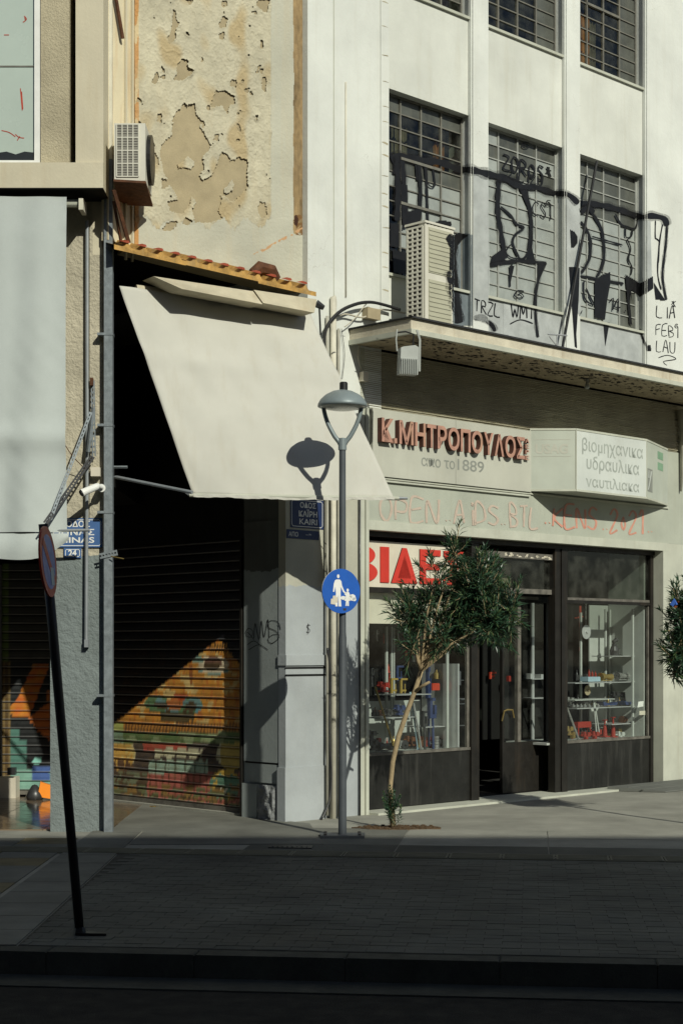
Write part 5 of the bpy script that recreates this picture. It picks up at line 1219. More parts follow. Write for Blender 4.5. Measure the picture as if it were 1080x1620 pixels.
build('pictogram', mb, 'signwhite', sg_, fixn=True)
mb = MB(); mb.disc(RS, 0.115, sz - 0.055, 0.034, 0.03, *oo, 9); mb.disc(RS, 0.135, sz - 0.07, 0.02, 0.018, *oo, 7); mb.disc(RS, 0.02, sz - 0.06, 0.028, 0.018, *oo, 7)
build('worn_sticker', mb, 'signwhite', sg_)
mb = MB(); 
for k_, (a, z, s_) in enumerate(((-0.085, -0.09, .05), (-0.06, -0.075, .045), (-0.075, -0.055, .03))): mb.prism(RS, [(a - s_ / 2, sz + z - s_ / 2), (a + s_ / 2, sz + z - s_ * .6), (a + s_ * .45, sz + z + s_ / 2), (a - s_ * .45, sz + z + s_ * .4)], 0.0145 + .0006 * k_, 0.015 + .0006 * k_)
build('torn_sticker', mb, 'signface', sg_)
build('small_sticker', MB().prism(RS, [(0.02, sz - .17), (0.05, sz - .17), (0.052, sz - .15), (0.018, sz - .15)], 0.0128, 0.0136), 'iron2', sg_)
build('sign_clamp', MB().tube([(LX, LY - .037, sz), (LX, LY + .037, sz)], 0.02, 6).box(RS, -.05, .05, -0.012, 0.0, sz - .02, sz + .02), 'galv', sg_)

# no-parking sign on a leaning pole in the foreground
NY = 9.49; nb = Vector(((127 - CXP) / FPX * NY, NY, 0.0)); ntp = Vector(((69 - CXP) / FPX * 9.35, 9.35, EYE[2] + (HOR - 829) * 9.35 / FPX))
np_ = thing('no_parking_sign', 'leaning dark pole with a rusty no parking disc at the left kerb', 'road sign', tuple(nb))
build('pole', MB().tube([nb, nb.lerp(ntp, 0.42), nb.lerp(ntp, 0.7), ntp], [0.027, 0.027, 0.028, 0.028], 14), 'blacktin', np_, smooth=True)
build('pole_foot', MB().tube([nb + Vector((0, 0, -.005)), nb + Vector((-.002, 0, .05))], [0.045, 0.03], 10).slab([(nb.x - .02, NY - .04), (nb.x + .16, NY - .06), (nb.x + .15, NY - .02), (nb.x + .03, NY + .04)], 0.01, 0.022), 'blacktin', np_)
NS = Fr(((66 - CXP) / FPX * 9.28), 9.28, 0.045, 0.999); cz = EYE[2] + (HOR - 889) * 9.3 / FPX
tiltv = (nb - ntp).normalized()
def tl(a, o, z):                                          # disc tilts with the pole
    p = NS.p(a, o, 0); return (p[0] + tiltv.x * (-z) * 1.0, p[1], cz + z)
def tdisc(mb, r_, o0, o1, mi=0, n=40, poly=None):
    pts = poly or [(r_ * math.cos(2 * math.pi * i / n), r_ * math.sin(2 * math.pi * i / n)) for i in range(n)]; n = len(pts)
    mb.add([tl(a, o1, z) for a, z in pts] + [tl(a, o0, z) for a, z in pts], [tuple(range(n)), tuple(range(2 * n - 1, n - 1, -1))] + [(i, n + i, n + (i + 1) % n, (i + 1) % n) for i in range(n)], mi)
mb = MB(); tdisc(mb, 0.20, 0.03, 0.042); build('sign_disc', mb, 'signred', np_)
mb = MB(); tdisc(mb, 0.155, 0.0422, 0.0432); build('blue_field', mb, 'signblue', np_)
mb = MB(); s_ = 0.020; d_ = 0.112; tdisc(mb, 0, 0.0434, 0.0444, poly=[(-d_ - s_, d_ - s_), (-d_ + s_, d_ + s_), (d_ + s_, -d_ + s_), (d_ - s_, -d_ - s_)]); build('red_bar', mb, 'signred', np_)
mb = MB(); tdisc(mb, 0, 0.0436, 0.0448, poly=[(0.02, -0.13), (0.10, -0.13), (0.10, -0.03), (0.02, -0.03)]); build('pale_sticker', mb, 'skyb', np_)

# ------------------------------------------------------------------ air conditioners
# small one high on the left wall
ac = thing('air_conditioner', 'small white air conditioner on a rusty tray beside the peeling wall', 'air conditioner', W3(205, 290, 14.5))
yA = 14.45; ax0, ax1, ax2 = X(181, yA), X(230, yA), None; az0, az1 = Zp(286, yA), Zp(195, yA)
ACF = Fr(ax0, yA, 1, 0.0); wA = ax1 - ax0
back_ = 0.62
bm_ = MB(); bm_.box(ACF, 0, wA, -0.5, 0, az0, az1)
build('casing', bm_, 'acbody', ac)
gx0, gx1, gz0, gz1 = X(185, yA) - ax0, X(219.5, yA) - ax0, Zp(279.5, yA), Zp(197, yA)
build('coil', MB().box(ACF, gx0, gx1, 0.0005, 0.002, gz0, gz1), 'acdark', ac)
mb = MB()
for i in range(5): a = gx0 + (gx1 - gx0) * i / 4; mb.box(ACF, a - 0.0045, a + 0.0045, 0.0025, 0.010, gz0, gz1)
for i in range(5): z = gz0 + (gz1 - gz0) * i / 4; mb.box(ACF, gx0, gx1, 0.0028, 0.0095, z - 0.005, z + 0.005)
for i in range(33): z = gz0 + (gz1 - gz0) * i / 32; mb.box(ACF, gx0, gx1, 0.0022, 0.004, z - 0.002, z + 0.002)
build('side_grille', mb, 'acbody', ac)
fs = Fr(ax1 + 0.001, yA, 0, 1); mb = MB(); mb.disc(fs, 0.25, (az0 + az1) / 2, 0.20, 0.22, 0.0, 0.035, 28); build('fan_guard', mb, 'blacktin', ac)
tr = MB(); yT = yA
tr.add([W3(180, 287, 14.42), W3(231, 290, 14.42), W3(242, 327, 15.0), W3(188, 324, 15.0)], [(0, 1, 2, 3)]); 
tr.v = [tuple(v) for v in tr.v]; k0_ = len(tr.v); tr.v += [(v[0], v[1], v[2] + .02) for v in tr.v[:4]]; tr.f += [(0, 4, 5, 1), (1, 5, 6, 2), (4, 5, 6, 7)]; tr.m += [0] * 3
build('rusty_tray', tr, 'rust', ac)
# big one on the ledge
AO = F; s0_ = F.S(678, .50); zA0, zA1 = 4.85, None
a_l = F.S(646, 0.62); a_c = F.S(672, 0.62)
a2 = thing('air_conditioner', 'tall white twin fan air conditioner standing on the ledge before the left window', 'air conditioner', F.p(s0_, 0.4, 4.826))
oA1 = 0.48; oA0 = 0.22; sA0 = F.S(672, oA1); sA1 = F.S(717, oA1)
zt_ = F.at(672, 352, oA1)[1]
build('casing', MB().box(F, sA0, sA1, oA0, oA1, 4.85, zt_), 'acbody', a2, target=True)
build('lid', MB().box(F, sA0 - 0.012, sA1 + 0.012, oA0 - 0.01, oA1 + 0.012, zt_, zt_ + 0.022), 'acbody', a2)
build('feet', MB().box(F, sA0 + .02, sA0 + .1, oA0, oA1, 4.827, 4.85).box(F, sA1 - .1, sA1 - .02, oA0, oA1, 4.827, 4.85), 'iron2', a2)
hh = zt_ - 4.85
mb = MB()
for z0, z1 in ((4.87, 4.85 + hh * .47), (4.85 + hh * .535, zt_ - 0.035)): mb.box(F, sA0 + 0.05, sA1 - 0.04, oA1 + 0.001, oA1 + 0.006, z0, z1)
build('louvre_panel', mb, 'acgrille', a2, target=True)
mb = MB()
for z0, z1 in ((4.87, 4.85 + hh * .47), (4.85 + hh * .535, zt_ - 0.035)):
    for i in range(10): z = z0 + (z1 - z0) * (i + .3) / 10; mb.box(F, sA0 + 0.055, sA1 - 0.045, oA1 + 0.0062, oA1 + 0.012, z, z + 0.012)
build('louvre_slats', mb, 'acgrille', a2, target=True)
SD = Fr(*F.p(sA0, oA1, 0)[:2], -F.n[0], -F.n[1]); SD.n = (-F.u[0], -F.u[1])   # its left side
SDn = SD
mb = MB(); dpt = oA1 - oA0; mb.box(SDn, 0.03, dpt - 0.03, 0.0005, 0.003, 4.88, zt_ - 0.03); build('coil', mb, 'acdark', a2)
mb = MB(); ng = 22
for i in range(ng + 1): z = 4.88 + (zt_ - 0.03 - 4.88) * i / ng; mb.box(SDn, 0.03, dpt - 0.03, 0.0035, 0.012, z - 0.009, z + 0.009)
for i in range(4): a = 0.03 + (dpt - 0.06) * i / 3; mb.box(SDn, a - 0.011, a + 0.011, 0.0037, 0.0115, 4.88, zt_ - 0.03)
build('side_grille', mb, 'acbody', a2)

# flood light under the ledge
fl = thing('flood_light', 'white ribbed flood light hanging under the left end of the ledge', 'flood light', W3(648, 590, 15.6))
FLF = Fr(*W3(648, 560, 15.55)[:2], 0.95, 0.31)
zf0, zf1 = EYE[2] + (HOR - 592) * 15.55 / FPX, EYE[2] + (HOR - 545) * 15.55 / FPX; zm = zf0 + (zf1 - zf0) * .52
mb = MB(); mb.prism(FLF, [(-0.095, zf0), (0.085, zf0), (0.095, zf1 - 0.02), (0.06, zf1), (-0.06, zf1 - 0.02), (-0.085, zf1 - 0.03)], -0.10, -0.01); build('housing', mb, 'palew', fl)
mb = MB()
for i in range(9): a = -0.085 + i * 0.019; mb.box(FLF, a, a + 0.007, -0.01, 0.012, zf0 + 0.005, zm)
build('cooling_ribs', mb, 'palew', fl)
build('bracket', MB().tube([FLF.p(-0.11, -.05, zf1 - .06), FLF.p(-0.12, -.05, zf1 + .05), FLF.p(-0.11, -.05, 4.685)], 0.008, 5).tube([FLF.p(0.115, -.05, zf0 + .04), FLF.p(0.12, -.05, zf1 + .06), FLF.p(0.09, -.05, 4.69)], 0.012, 5), 'palew', fl)
build('wiring', MB().tube([FLF.p(-.1, -.08, 4.66), FLF.p(-.02, -.06, 4.67), FLF.p(.06, -.06, 4.65), FLF.p(.05, -.05, zf1)], 0.008, 5), 'cable', fl)
bu = F.at(928, 583, 0.35); tag(build('light_bulb', MB().lathe(F.p(bu[0], 0.35, 4.60), [(0.0, -0.035), (0.02, -0.03), (0.03, -0.01), (0.025, 0.015), (0.014, 0.035), (0.014, 0.08)], 12), 'palew', smooth=True), 'bare light bulb under the middle of the ledge', 'light bulb')
tag(build('alarm_box', MB().box(F, F.S(568, .0), F.S(576, .0), -0.004, 0.06, F.at(571, 604)[1], F.at(571, 589)[1]), 'signface'), 'small cream box on the wall below the left end of the ledge', 'box')

# pipes and cables by the shop corner
def vpipe(px, y0, y1, r, m_, label, o=0.03):
    a, zt2 = F.at(px, y0, o); zb2 = max(F.at(px, y1, o)[1], 0.0)
    tag(build('wall_pipe', MB().tube([F.p(a, o, zt2), F.p(a, o, zb2)], r, 8), m_, smooth=True), label, 'pipe')
vpipe(517.5, 500, 1290, 0.014, 'pipedirty', 'thin weathered pipe nearest the corner pier', 0.03)
vpipe(527, 470, 1296, 0.030, 'pipewhite', 'thick cream pipe left of the lamp post', 0.035)
vpipe(535.5, 520, 1292, 0.014, 'pipedirty', 'thin dirty pipe just behind the lamp post', 0.02)
vpipe(569, 640, 1290, 0.009, 'iron2', 'slim dark pipe beside the left shop jamb', 0.015)
vpipe(547, 130, 470, 0.008, 'pipewhite', 'thin conduit running up the white wall above the awning', 0.004)
def cab(pts, r, m_, label, o=0.05):
    q = smooth_line(pts, 6); v = []
    for x, y in q: a, z = F.at(x, y, o); v.append(F.p(a, o, z))
    tag(build('cable', MB().tube(v, r, 6), m_, smooth=True), label, 'cable')
cab([(517, 600), (512, 560), (516, 520), (535, 495), (560, 482), (585, 478), (610, 483), (632, 490)], 0.017, 'cable', 'black cable bundle arching over the pipes to the ledge', 0.09)
cab([(524, 505), (545, 497), (575, 502), (600, 490), (640, 495)], 0.009, 'cablew', 'pale cable looping behind the black bundle', 0.05)
cab([(545, 517), (560, 505), (580, 480), (590, 478)], 0.005, 'cablew', 'pale thin cable rising to the top of the black bundle', 0.06)
cab([(528, 468), (530, 478), (528, 500)], 0.02, 'pipewhite', 'short bent pipe end above the cable bundle', 0.03)
cab([(540, 520), (545, 560), (541, 600)], 0.003, 'cable', 'thin wire hanging left of the ledge', 0.02)
cab([(568, 522), (570, 540), (566, 565), (572, 585)], 0.005, 'cablew', 'pale wire dangling from the ledge end', 0.03)
cab([(508, 1297), (520, 1270), (524, 1230), (522, 1180), (521, 1130), (523, 1070), (518, 1025)], 0.010, 'iron2', 'dark cable looping down the foot of the corner pier', 0.05)
cab([(512, 856), (520, 870), (516, 890), (523, 905), (518, 930), (521, 960)], 0.004, 'cable', 'thin tangled wire beside the corner pier', 0.03)
tag(build('cable_box', MB().box(F, F.S(576, .03), F.S(596, .03), 0.0, 0.08, F.at(585, 507)[1], F.at(585, 490)[1]), 'curtainb'), 'ochre cable box on the white wall behind the cable bundle', 'box')
tag(build('corner_bracket', MB().tube([F.p(F.S(1070), 0.05, 4.6), F.p(F.S(1074), 0.06, 4.3), F.p(F.S(1073), 0.03, 3.6)], [0.05, 0.045, 0.012], 8), 'pipedirty', smooth=True), 'tapered weathered pipe at the right end under the ledge', 'pipe')
tag(build('steel_stand', MB().tube([F.p(F.S(866, .3), .3, 5.10), F.p(F.S(896, .3), .3, 5.13)], .009, 5).tube([F.p(F.S(880, .3), .3, 5.11), F.p(F.S(881, .3), .3, 4.826)], .008, 5).tube([F.p(F.S(868, .3), .3, 5.08), F.p(F.S(879, .3), .3, 5.0)], .006, 5), 'alu'), 'small thin steel stand on the ledge between the middle and right windows', 'stand')
q_ = [F.p(F.S(943, .02), .02, F.at(943, 256, .02)[1]), 0, F.p(F.S(884, .10), .10, 4.84)]
tag(build('leaning_pole', MB().tube([q_[0], q_[2]], 0.016, 8), 'blacktin'), 'long thin black pole leaning from the ledge to the top of the right window', 'pole')

# ------------------------------------------------------------------ spray paint on the upper floor
BVH = BVHTree.FromPolygons([Vector(v) for v in TARGET_V], TARGET_F)
A_ = lambda pts: [(580 + x / 3.857, 120 + y / 3.857) for x, y in pts]
B_ = lambda pts: [(760 + x / 3.375, 180 + y / 3.375) for x, y in pts]
sv = Paint('silver', bl, 'silver_patch')
fill(sv, [(747.5, 272), (772, 278), (773, 390), (774, 440), (771, 510), (747.5, 505)])
fill(sv, [(893, 312), (917, 322), (918, 500), (893, 480)])
bw = Paint('bluewash', bl, 'slate_patch'); fill(bw, [(712, 380), (724, 368), (742, 370), (747, 372), (747, 515), (716, 515)])

fill(sv, [(795, 474), (848, 492), (848, 545), (795, 528)]); fill(sv, [(1011, 345), (1028, 350), (1030, 440), (1011, 445)])
gr = Paint('spray', bl)
stroke(gr, A_([(140, 470), (170, 540), (165, 600)]), 5); fill(gr, A_([(290, 520), (330, 520), (330, 640), (300, 640)])); fill(gr, A_([(140, 900), (195, 905), (195, 1050), (140, 1040)]))
stroke(gr, A_([(150, 500), (200, 492), (330, 515), (450, 530), (560, 570), (640, 575), (740, 600), (830, 622), (926, 655)]), 10)
stroke(gr, B_([(120, 340), (200, 385), (300, 395), (400, 425), (465, 432), (520, 480)]), 8)
stroke(gr, B_([(530, 480), (560, 478), (640, 488), (740, 512), (850, 550), (910, 545), (975, 560), (992, 600)]), 8.5)
stroke(gr, B_([(992, 590), (985, 700), (968, 850), (975, 930), (988, 995)]), 3.5)
stroke(gr, B_([(930, 570), (930, 665), (950, 680), (945, 800)]), 2); stroke(gr, B_([(968, 590), (950, 700), (942, 850), (960, 940)]), 2.2)
stroke(gr, A_([(183, 490), (190, 700), (183, 885)]), 8.5); stroke(gr, A_([(215, 510), (228, 700), (232, 830)]), 7); stroke(gr, A_([(318, 520), (325, 700), (318, 880)]), 5.5)
stroke(gr, A_([(360, 560), (365, 730), (370, 905)]), 3.2); stroke(gr, A_([(350, 550), (368, 655), (410, 672), (402, 560)]), 2.6)
fill(gr, A_([(228, 835), (320, 808), (322, 905), (300, 930), (215, 935)])); fill(gr, A_([(205, 660), (245, 665), (250, 900), (215, 900)])); fill(gr, A_([(385, 905), (440, 883), (510, 888), (515, 910), (500, 935)]))
fill(gr, A_([(155, 1060), (250, 1080), (250, 1215), (160, 1200)]))
fill(gr, A_([(530, 970), (560, 958), (622, 972), (575, 1005), (545, 1045), (530, 1030)])); stroke(gr, A_([(505, 1190), (525, 1330), (560, 1510)]), 11); fill(gr, A_([(478, 990), (500, 965), (530, 970), (520, 1190), (500, 1190), (505, 1050)]))
stroke(gr, A_([(540, 1030), (530, 1120), (545, 1300), (570, 1500)]), 6)
stroke(gr, A_([(650, 1480), (700, 1478), (760, 1520), (780, 1560)]), 6); fill(gr, A_([(560, 1530), (600, 1500), (625, 1490), (628, 1515)]))
stroke(gr, B_([(97, 350), (90, 500), (108, 640), (132, 770)]), 7); stroke(gr, B_([(235, 400), (262, 520), (268, 620), (262, 760)]), 5.5)
fill(gr, B_([(195, 380), (250, 395), (262, 520), (240, 480)]))
stroke(gr, B_([(105, 495), (160, 545), (190, 590), (228, 608), (180, 650), (172, 700), (210, 775), (250, 740), (268, 610)]), 3.2)
fill(gr, B_([(45, 812), (60, 760), (122, 715), (132, 800)])); stroke(gr, B_([(50, 808), (200, 786), (350, 800)]), 5); fill(gr, B_([(240, 782), (268, 700), (290, 788)]))
stroke(gr, B_([(132, 735), (158, 700), (185, 730), (200, 772), (155, 765), (130, 740)]), 2.4)
stroke(gr, B_([(165, 800), (155, 860), (155, 925)]), 3); fill(gr, B_([(150, 812), (178, 812), (158, 900)])); stroke(gr, B_([(335, 808), (298, 920), (290, 1060), (302, 1195)]), 4); fill(gr, B_([(300, 808), (352, 800), (300, 900)]))
fill(gr, B_([(474, 618), (498, 630), (514, 655), (514, 690), (498, 712), (480, 718)]))
fill(gr, B_([(468, 818), (526, 822), (520, 1000), (508, 1180), (512, 1250), (500, 1245), (488, 1080), (480, 990)]))
stroke(gr, B_([(592, 530), (640, 610), (656, 720), (650, 800), (620, 868)]), 4); stroke(gr, B_([(532, 575), (580, 660), (578, 770), (535, 850)]), 4); stroke(gr, B_([(530, 530), (570, 500), (600, 530)]), 7)
stroke(gr, B_([(528, 866), (640, 885), (760, 908)]), 3.4); fill(gr, B_([(606, 892), (640, 862), (688, 846), (690, 900), (672, 1000), (660, 1100), (605, 1088)])); fill(gr, B_([(652, 1115), (685, 1115), (662, 1242)]))
stroke(gr, B_([(548, 890), (552, 985), (600, 1020), (572, 960), (560, 930)]), 2.4); stroke(gr, B_([(590, 655), (755, 702)]), 2.6)
stroke(gr, B_([(715, 535), (745, 590), (775, 602), (822, 612), (836, 560)]), 3); stroke(gr, B_([(770, 605), (772, 660), (800, 655), (806, 618)]), 2.4); stroke(gr, B_([(778, 670), (797, 720), (785, 775), (804, 820), (798, 862)]), 2.4)
fill(gr, B_([(768, 858), (850, 905), (916, 868), (918, 932), (850, 978), (800, 940), (802, 1000)])); fill(gr, B_([(768, 860), (790, 900), (790, 980), (805, 1130), (790, 1120)]))
fill(gr, B_([(920, 900), (985, 1000), (930, 990)])); stroke(gr, B_([(848, 1150), (872, 1220), (905, 1265)]), 3.2); fill(gr, B_([(880, 1240), (905, 1235), (908, 1268), (885, 1270)]))
stroke(gr, B_([(540, 1050), (525, 1080)]), 2)
hand(gr, 'ZOROS*', 795, 268, 9.5, 23, 2.8, 0.28, 0.42); hand(gr, 'ZILIZU', 802, 283, 8, 13, 2.2, 0.2, 0.4)
hand(gr, '@', 824, 236, 14, 12, 1.8); hand(gr, 'CSI', 842, 340, 9, 24, 1.8, 0.25, 0.3); hand(gr, '@', 862, 327, 9, 11, 1.4)
hand(gr, 'TRZL', 750, 492, 8, 22, 1.8, 0.28, 0.3); hand(gr, 'WMI', 808, 502, 11, 22, 2.0, 0.1, 0.2); hand(gr, '@', 812, 474, 18, 16, 2); stroke(gr, [(805, 513), (822, 506), (842, 512)], 2)
hand(gr, '14..', 963, 492, 10, 20, 1.8, 0.05, 0.3)
hand(gr, 'LIA', 1037, 501, 9, 20, 1.2, 0.1, 0.4); hand(gr, '*', 1060, 492, 9, 18, 1.2); hand(gr, 'FEBI', 1036, 530, 8, 18, 1.3, 0.12, 0.3); hand(gr, '@', 1066, 520, 6, 8, 1.1); hand(gr, 'LAU', 1037, 556, 8, 19, 1.2, 0.1, 0.35)
stroke(gr, [(1040, 566), (1055, 562), (1068, 568), (1048, 572), (1054, 578)], 1.3)
pk = Paint('pink', bl); hand(pk, 'OPEN', 600, 822, 19, 38, 3.6, 0.05, 0.3); hand(pk, '..', 702, 824, 7, 10, 3); hand(pk, 'AiDS', 718, 828, 16, 36, 3.4, 0.05, 0.3); hand(pk, '..', 790, 830, 6, 9, 2.6); hand(pk, 'BTL', 806, 834, 12, 34, 3.2, 0.05, 0.3)
pk = Paint('pinkred', bl); hand(pk, '..', 858, 828, 8, 10, 3); hand(pk, 'KENS', 874, 833, 15, 34, 3.2, 0.06, 0.22); hand(pk, '..', 950, 838, 7, 9, 2.5); hand(pk, '2021', 964, 842, 12, 34, 3.0, 0.03, 0.25); hand(pk, '..', 1022, 842, 6, 9, 2.3)
mk = Paint('marker', bl)
for pts in ([(388, 1002), (393, 994), (400, 998), (398, 1008), (390, 1006), (392, 1000), (402, 1012)], [(402, 1010), (404, 986), (410, 1012), (414, 982), (418, 1008), (424, 980), (426, 1008)], [(444, 996), (440, 984), (428, 982), (424, 992), (436, 998), (442, 1008), (430, 1018), (424, 1012), (432, 1004), (442, 1004)],
            [(392, 1020), (402, 1014), (414, 1022)], [(394, 1028), (410, 1020), (424, 1028)]): stroke(mk, pts, 1.0, taper=False)
hand(mk, 'S', 484, 1001, 6, 12, 1.0); stroke(mk, [(487, 986), (486, 1004)], 1.0)

# ------------------------------------------------------------------ shop window displays
DZ = -0.45
def post(px, y0, y1, par, o=-0.5, m_='palew', wd_=0.028):
    a = F.S(px, o); return build('upright', MB().box(F, a - wd_ / 2, a + wd_ / 2, o - .01, o + .01, y0, y1), m_, par)
sr = thing('display_rack', 'white slotted shelf rack inside the right shop window', 'shelving', F.p(4, DZ, 0.6))
part('display_floor', F, 3.2, 5.18, -0.80, SF - 0.03, 0.56, 0.585, 'palew', sr)
part('side_panel', F, 5.10, 5.13, -0.74, SF - 0.04, 0.585, 2.85, 'palew', sr)
part('back_panel', F, 4.72, 5.10, -0.76, -0.745, 0.585, 2.2, 'palew', sr)
for px_, o_ in ((918, -.62), (957, -.62), (964, -.7), (1000, -.32)): post(px_, 0.585, 2.15 if px_ != 918 else 2.1, sr, o_)
for py_, x0, x1, m_ in ((1038, 950, 1008, 'dglass'), (1079, 892, 1005, 'glass'), (1118, 895, 1000, 'glass'), (1145, 950, 1000, 'glass'), (1105, 892, 955, 'palew')):
    z = F.at(960, py_, -.5)[1]; part('shelf', F, F.S(x0, -.5), F.S(x1, -.5), -0.64, -0.34, z - 0.006, z + 0.004, 'alu' if m_ != 'palew' else 'palew', sr)
lr = thing('display_rack', 'white shelf rack and back board inside the left shop window', 'shelving', F.p(.9, DZ, 0.6))
part('display_floor', F, 0.08, 1.72, -0.80, SF - 0.03, 0.56, 0.585, 'palew', lr)
part('back_panel', F, -0.2, 1.72, -0.80, -0.785, 0.585, F.at(640, 1108, -.78)[1], 'palew', lr)
part('side_panel', F, 1.69, 1.715, -0.74, SF - 0.04, 0.585, 1.5, 'alu', lr)
for px_, o_, w_ in ((611, -.7, .026), (619, -.72, .02), (622.5, -.72, .014), (707, -.32, .03)): post(px_, 0.585, 2.0 if px_ > 700 else 1.9, lr, o_, wd_=w_)
for py_, x0, x1 in ((1077, 700, 716), (1115, 697, 718), (1108, 735, 712), (1098, 610, 665), (1133, 584, 640), (1150, 655, 718)):
    z = F.at(650, py_, -.5)[1]; x0, x1 = min(x0, x1), max(x0, x1); part('shelf', F, F.S(x0, -.5), F.S(x1, -.5), -0.66, -0.34, z - 0.005, z + 0.004, 'alu', lr)
part('backing', F, 0.0, 1.7, -1.0, -0.98, 1.15, 2.9, 'void', lr); part('backing', F, 3.0, 4.70, -1.0, -0.98, 0.6, 2.9, 'void', sr)

ORD = ['first', 'second', 'third', 'fourth', 'fifth', 'sixth', 'seventh']
def item(name, cat, label, m_, fn, px, py, o=DZ, group=None):
    a, z = F.at(px, py, o); mb = MB(); fn(mb, a, z, o)
    tag(build(name, mb, m_, smooth=False), label, cat, group)
def clampf(mb, a, z, o, h=.16): mb.box(F, a - .012, a + .012, o - .01, o + .01, z, z + h); mb.box(F, a - .012, a + .09, o - .012, o + .012, z + h - .02, z + h); mb.box(F, a + .012, a + .07, o - .011, o + .011, z + .02, z + .04); mb.tube([F.p(a + .06, o, z - .0), F.p(a + .06, o, z + .1)], .007, 6)
def jack(mb, a, z, o, h=.2): mb.box(F, a - .05, a + .05, o - .04, o + .04, z, z + .015); mb.tube([F.p(a, o, z), F.p(a, o, z + h * .7)], [.032, .02], 10); mb.tube([F.p(a, o, z + h * .7), F.p(a, o, z + h)], .011, 8); mb.box(F, a - .025, a + .025, o - .02, o + .02, z + h, z + h + .012)
def wrench(mb, a, z, o, h=.5, w_=.07): mb.tube([F.p(a, o, z), F.p(a - .01, o, z + h * .6)], .014, 8); mb.box(F, a - w_, a + w_ * .4, o - .02, o + .02, z + h * .60, z + h * .68); mb.box(F, a - w_, a - w_ * .45, o - .02, o + .02, z + h * .68, z + h); mb.box(F, a, a + w_ * .5, o - .02, o + .02, z + h * .68, z + h * .86); mb.box(F, a - w_, a + w_ * .2, o - .02, o + .02, z + h * .94, z + h)
def box_(w_, d_, h): 
    def f_(mb, a, z, o): mb.box(F, a - w_ / 2, a + w_ / 2, o - d_ / 2, o + d_ / 2, z, z + h); mb.box(F, a - w_ / 2 + .004, a + w_ / 2 - .004, o - d_ / 2 + .004, o + d_ / 2 - .004, z + h, z + h + .006)
    return f_
def bottle(r, h): return lambda mb, a, z, o: mb.lathe(F.p(a, o, z), [(0, 0), (r, 0), (r, h * .6), (r * .4, h * .78), (r * .4, h), (0, h)], 12)
def rod(a2, h, r): return lambda mb, a, z, o: mb.tube([F.p(a, o, z), F.p(a + a2 * .5, o - .02, z + h * .5), F.p(a + a2, o - .05, z + h)], r, 6).tube([F.p(a, o, z), F.p(a + a2 * .02, o, z + .03)], r * 1.8, 6)
def wheel(r): return lambda mb, a, z, o: (mb.disc(F, a, z + r, r, r, o - .008, o, 28), mb.disc(F, a, z + r, r * .18, r * .18, o + .0005, o + .02, 12))
def tray(w_): return lambda mb, a, z, o: (mb.prism(F, [(a - w_ / 2, z), (a + w_ / 2, z + .004), (a + w_ / 2 + .02, z + .04), (a + w_ / 2, z + .035), (a, z + .018), (a - w_ / 2 - .01, z + .05), (a - w_ / 2 - .02, z + .045)], o - .06, o + .04))
def vise(mb, a, z, o): mb.box(F, a - .05, a + .05, o - .03, o + .03, z, z + .02); mb.box(F, a - .02, a + .02, o - .02, o + .02, z + .02, z + .06); mb.box(F, a - .06, a - .03, o - .025, o + .025, z + .05, z + .11); mb.box(F, a + .01, a + .06, o - .025, o + .025, z + .05, z + .10); mb.tube([F.p(a - .1, o, z + .07), F.p(a + .1, o, z + .07)], .008, 6)
def blow(mb, a, z, o): mb.lathe(F.p(a, o, z), [(0, 0), (.055, 0), (.06, .06), (.04, .11), (.03, .12), (.03, .14), (0, .14)], 14); mb.tube([F.p(a, o, z + .13), F.p(a - .02, o, z + .17), F.p(a + .04, o, z + .19)], [.02, .022, .028], 8); mb.tube([F.p(a + .05, o, z + .09), F.p(a + .1, o, z + .08), F.p(a + .09, o, z + .02)], .008, 5); mb.tube([F.p(a - .04, o, z + .1), F.p(a - .09, o, z + .02)], .008, 5)
def stand(mb, a, z, o): mb.box(F, a - .13, a + .13, o - .03, o + .03, z + .16, z + .23); [mb.tube([F.p(a + s_ * .11, o + t_ * .02, z + .16), F.p(a + s_ * .15, o + t_ * .05, z)], .009, 5) for s_ in (-1, 1) for t_ in (-1, 1)]
def pump(mb, a, z, o): mb.tube([F.p(a - .1, o, z + .05), F.p(a - .04, o, z + .055), F.p(a + .02, o, z + .05), F.p(a + .12, o, z + .045)], [.05, .04, .028, .04], 12); mb.box(F, a - .1, a + .1, o - .03, o + .03, z, z + .012)
def stoolf(mb, a, z, o): mb.box(F, a - .06, a + .06, o - .02, o + .03, z + .05, z + .08); mb.box(F, a - .055, a + .055, o - .012, o + .02, z + .0, z + .05); mb.tube([F.p(a - .05, o, z + .08), F.p(a - .02, o, z + .12), F.p(a + .05, o, z + .08)], .01, 6)
# right window
item('blowlamp', 'blowlamp', 'dark metal blowlamp on the top shelf of the right shop window', 'iron2', blow, 971, 1037)
item('steel_dial', 'disc', 'round pale disc standing at the right end of the top shelf', 'palew', wheel(.075), 1002, 1037, -.6)
item('saw_blade', 'disc', 'grey round blade hanging in the right shop window', 'alu', wheel(.085), 927, 1011, -.55)
_sb = bpy.data.objects['saw_blade']; _a, _z = F.at(926, 1000, -.56); build('cord', MB().tube([F.p(_a, -.56, _z), F.p(_a, -.56, _z + .35)], .006, 5), 'steel', _sb)
item('red_bottle', 'bottle', 'leftmost of three small red bottles on the pale blue case', 'red', bottle(.014, .09), 931, 1071, -.5)
item('red_bottle', 'bottle', 'middle one of three small red bottles on the pale blue case', 'red', bottle(.014, .075), 936, 1071, -.5)
item('red_bottle', 'bottle', 'rightmost of three small red bottles on the pale blue case', 'red', bottle(.014, .07), 941, 1071, -.5)
item('tool_case', 'case', 'long pale blue case on the second shelf of the right window', 'skyb', box_(.24, .12, .05), 933, 1078)
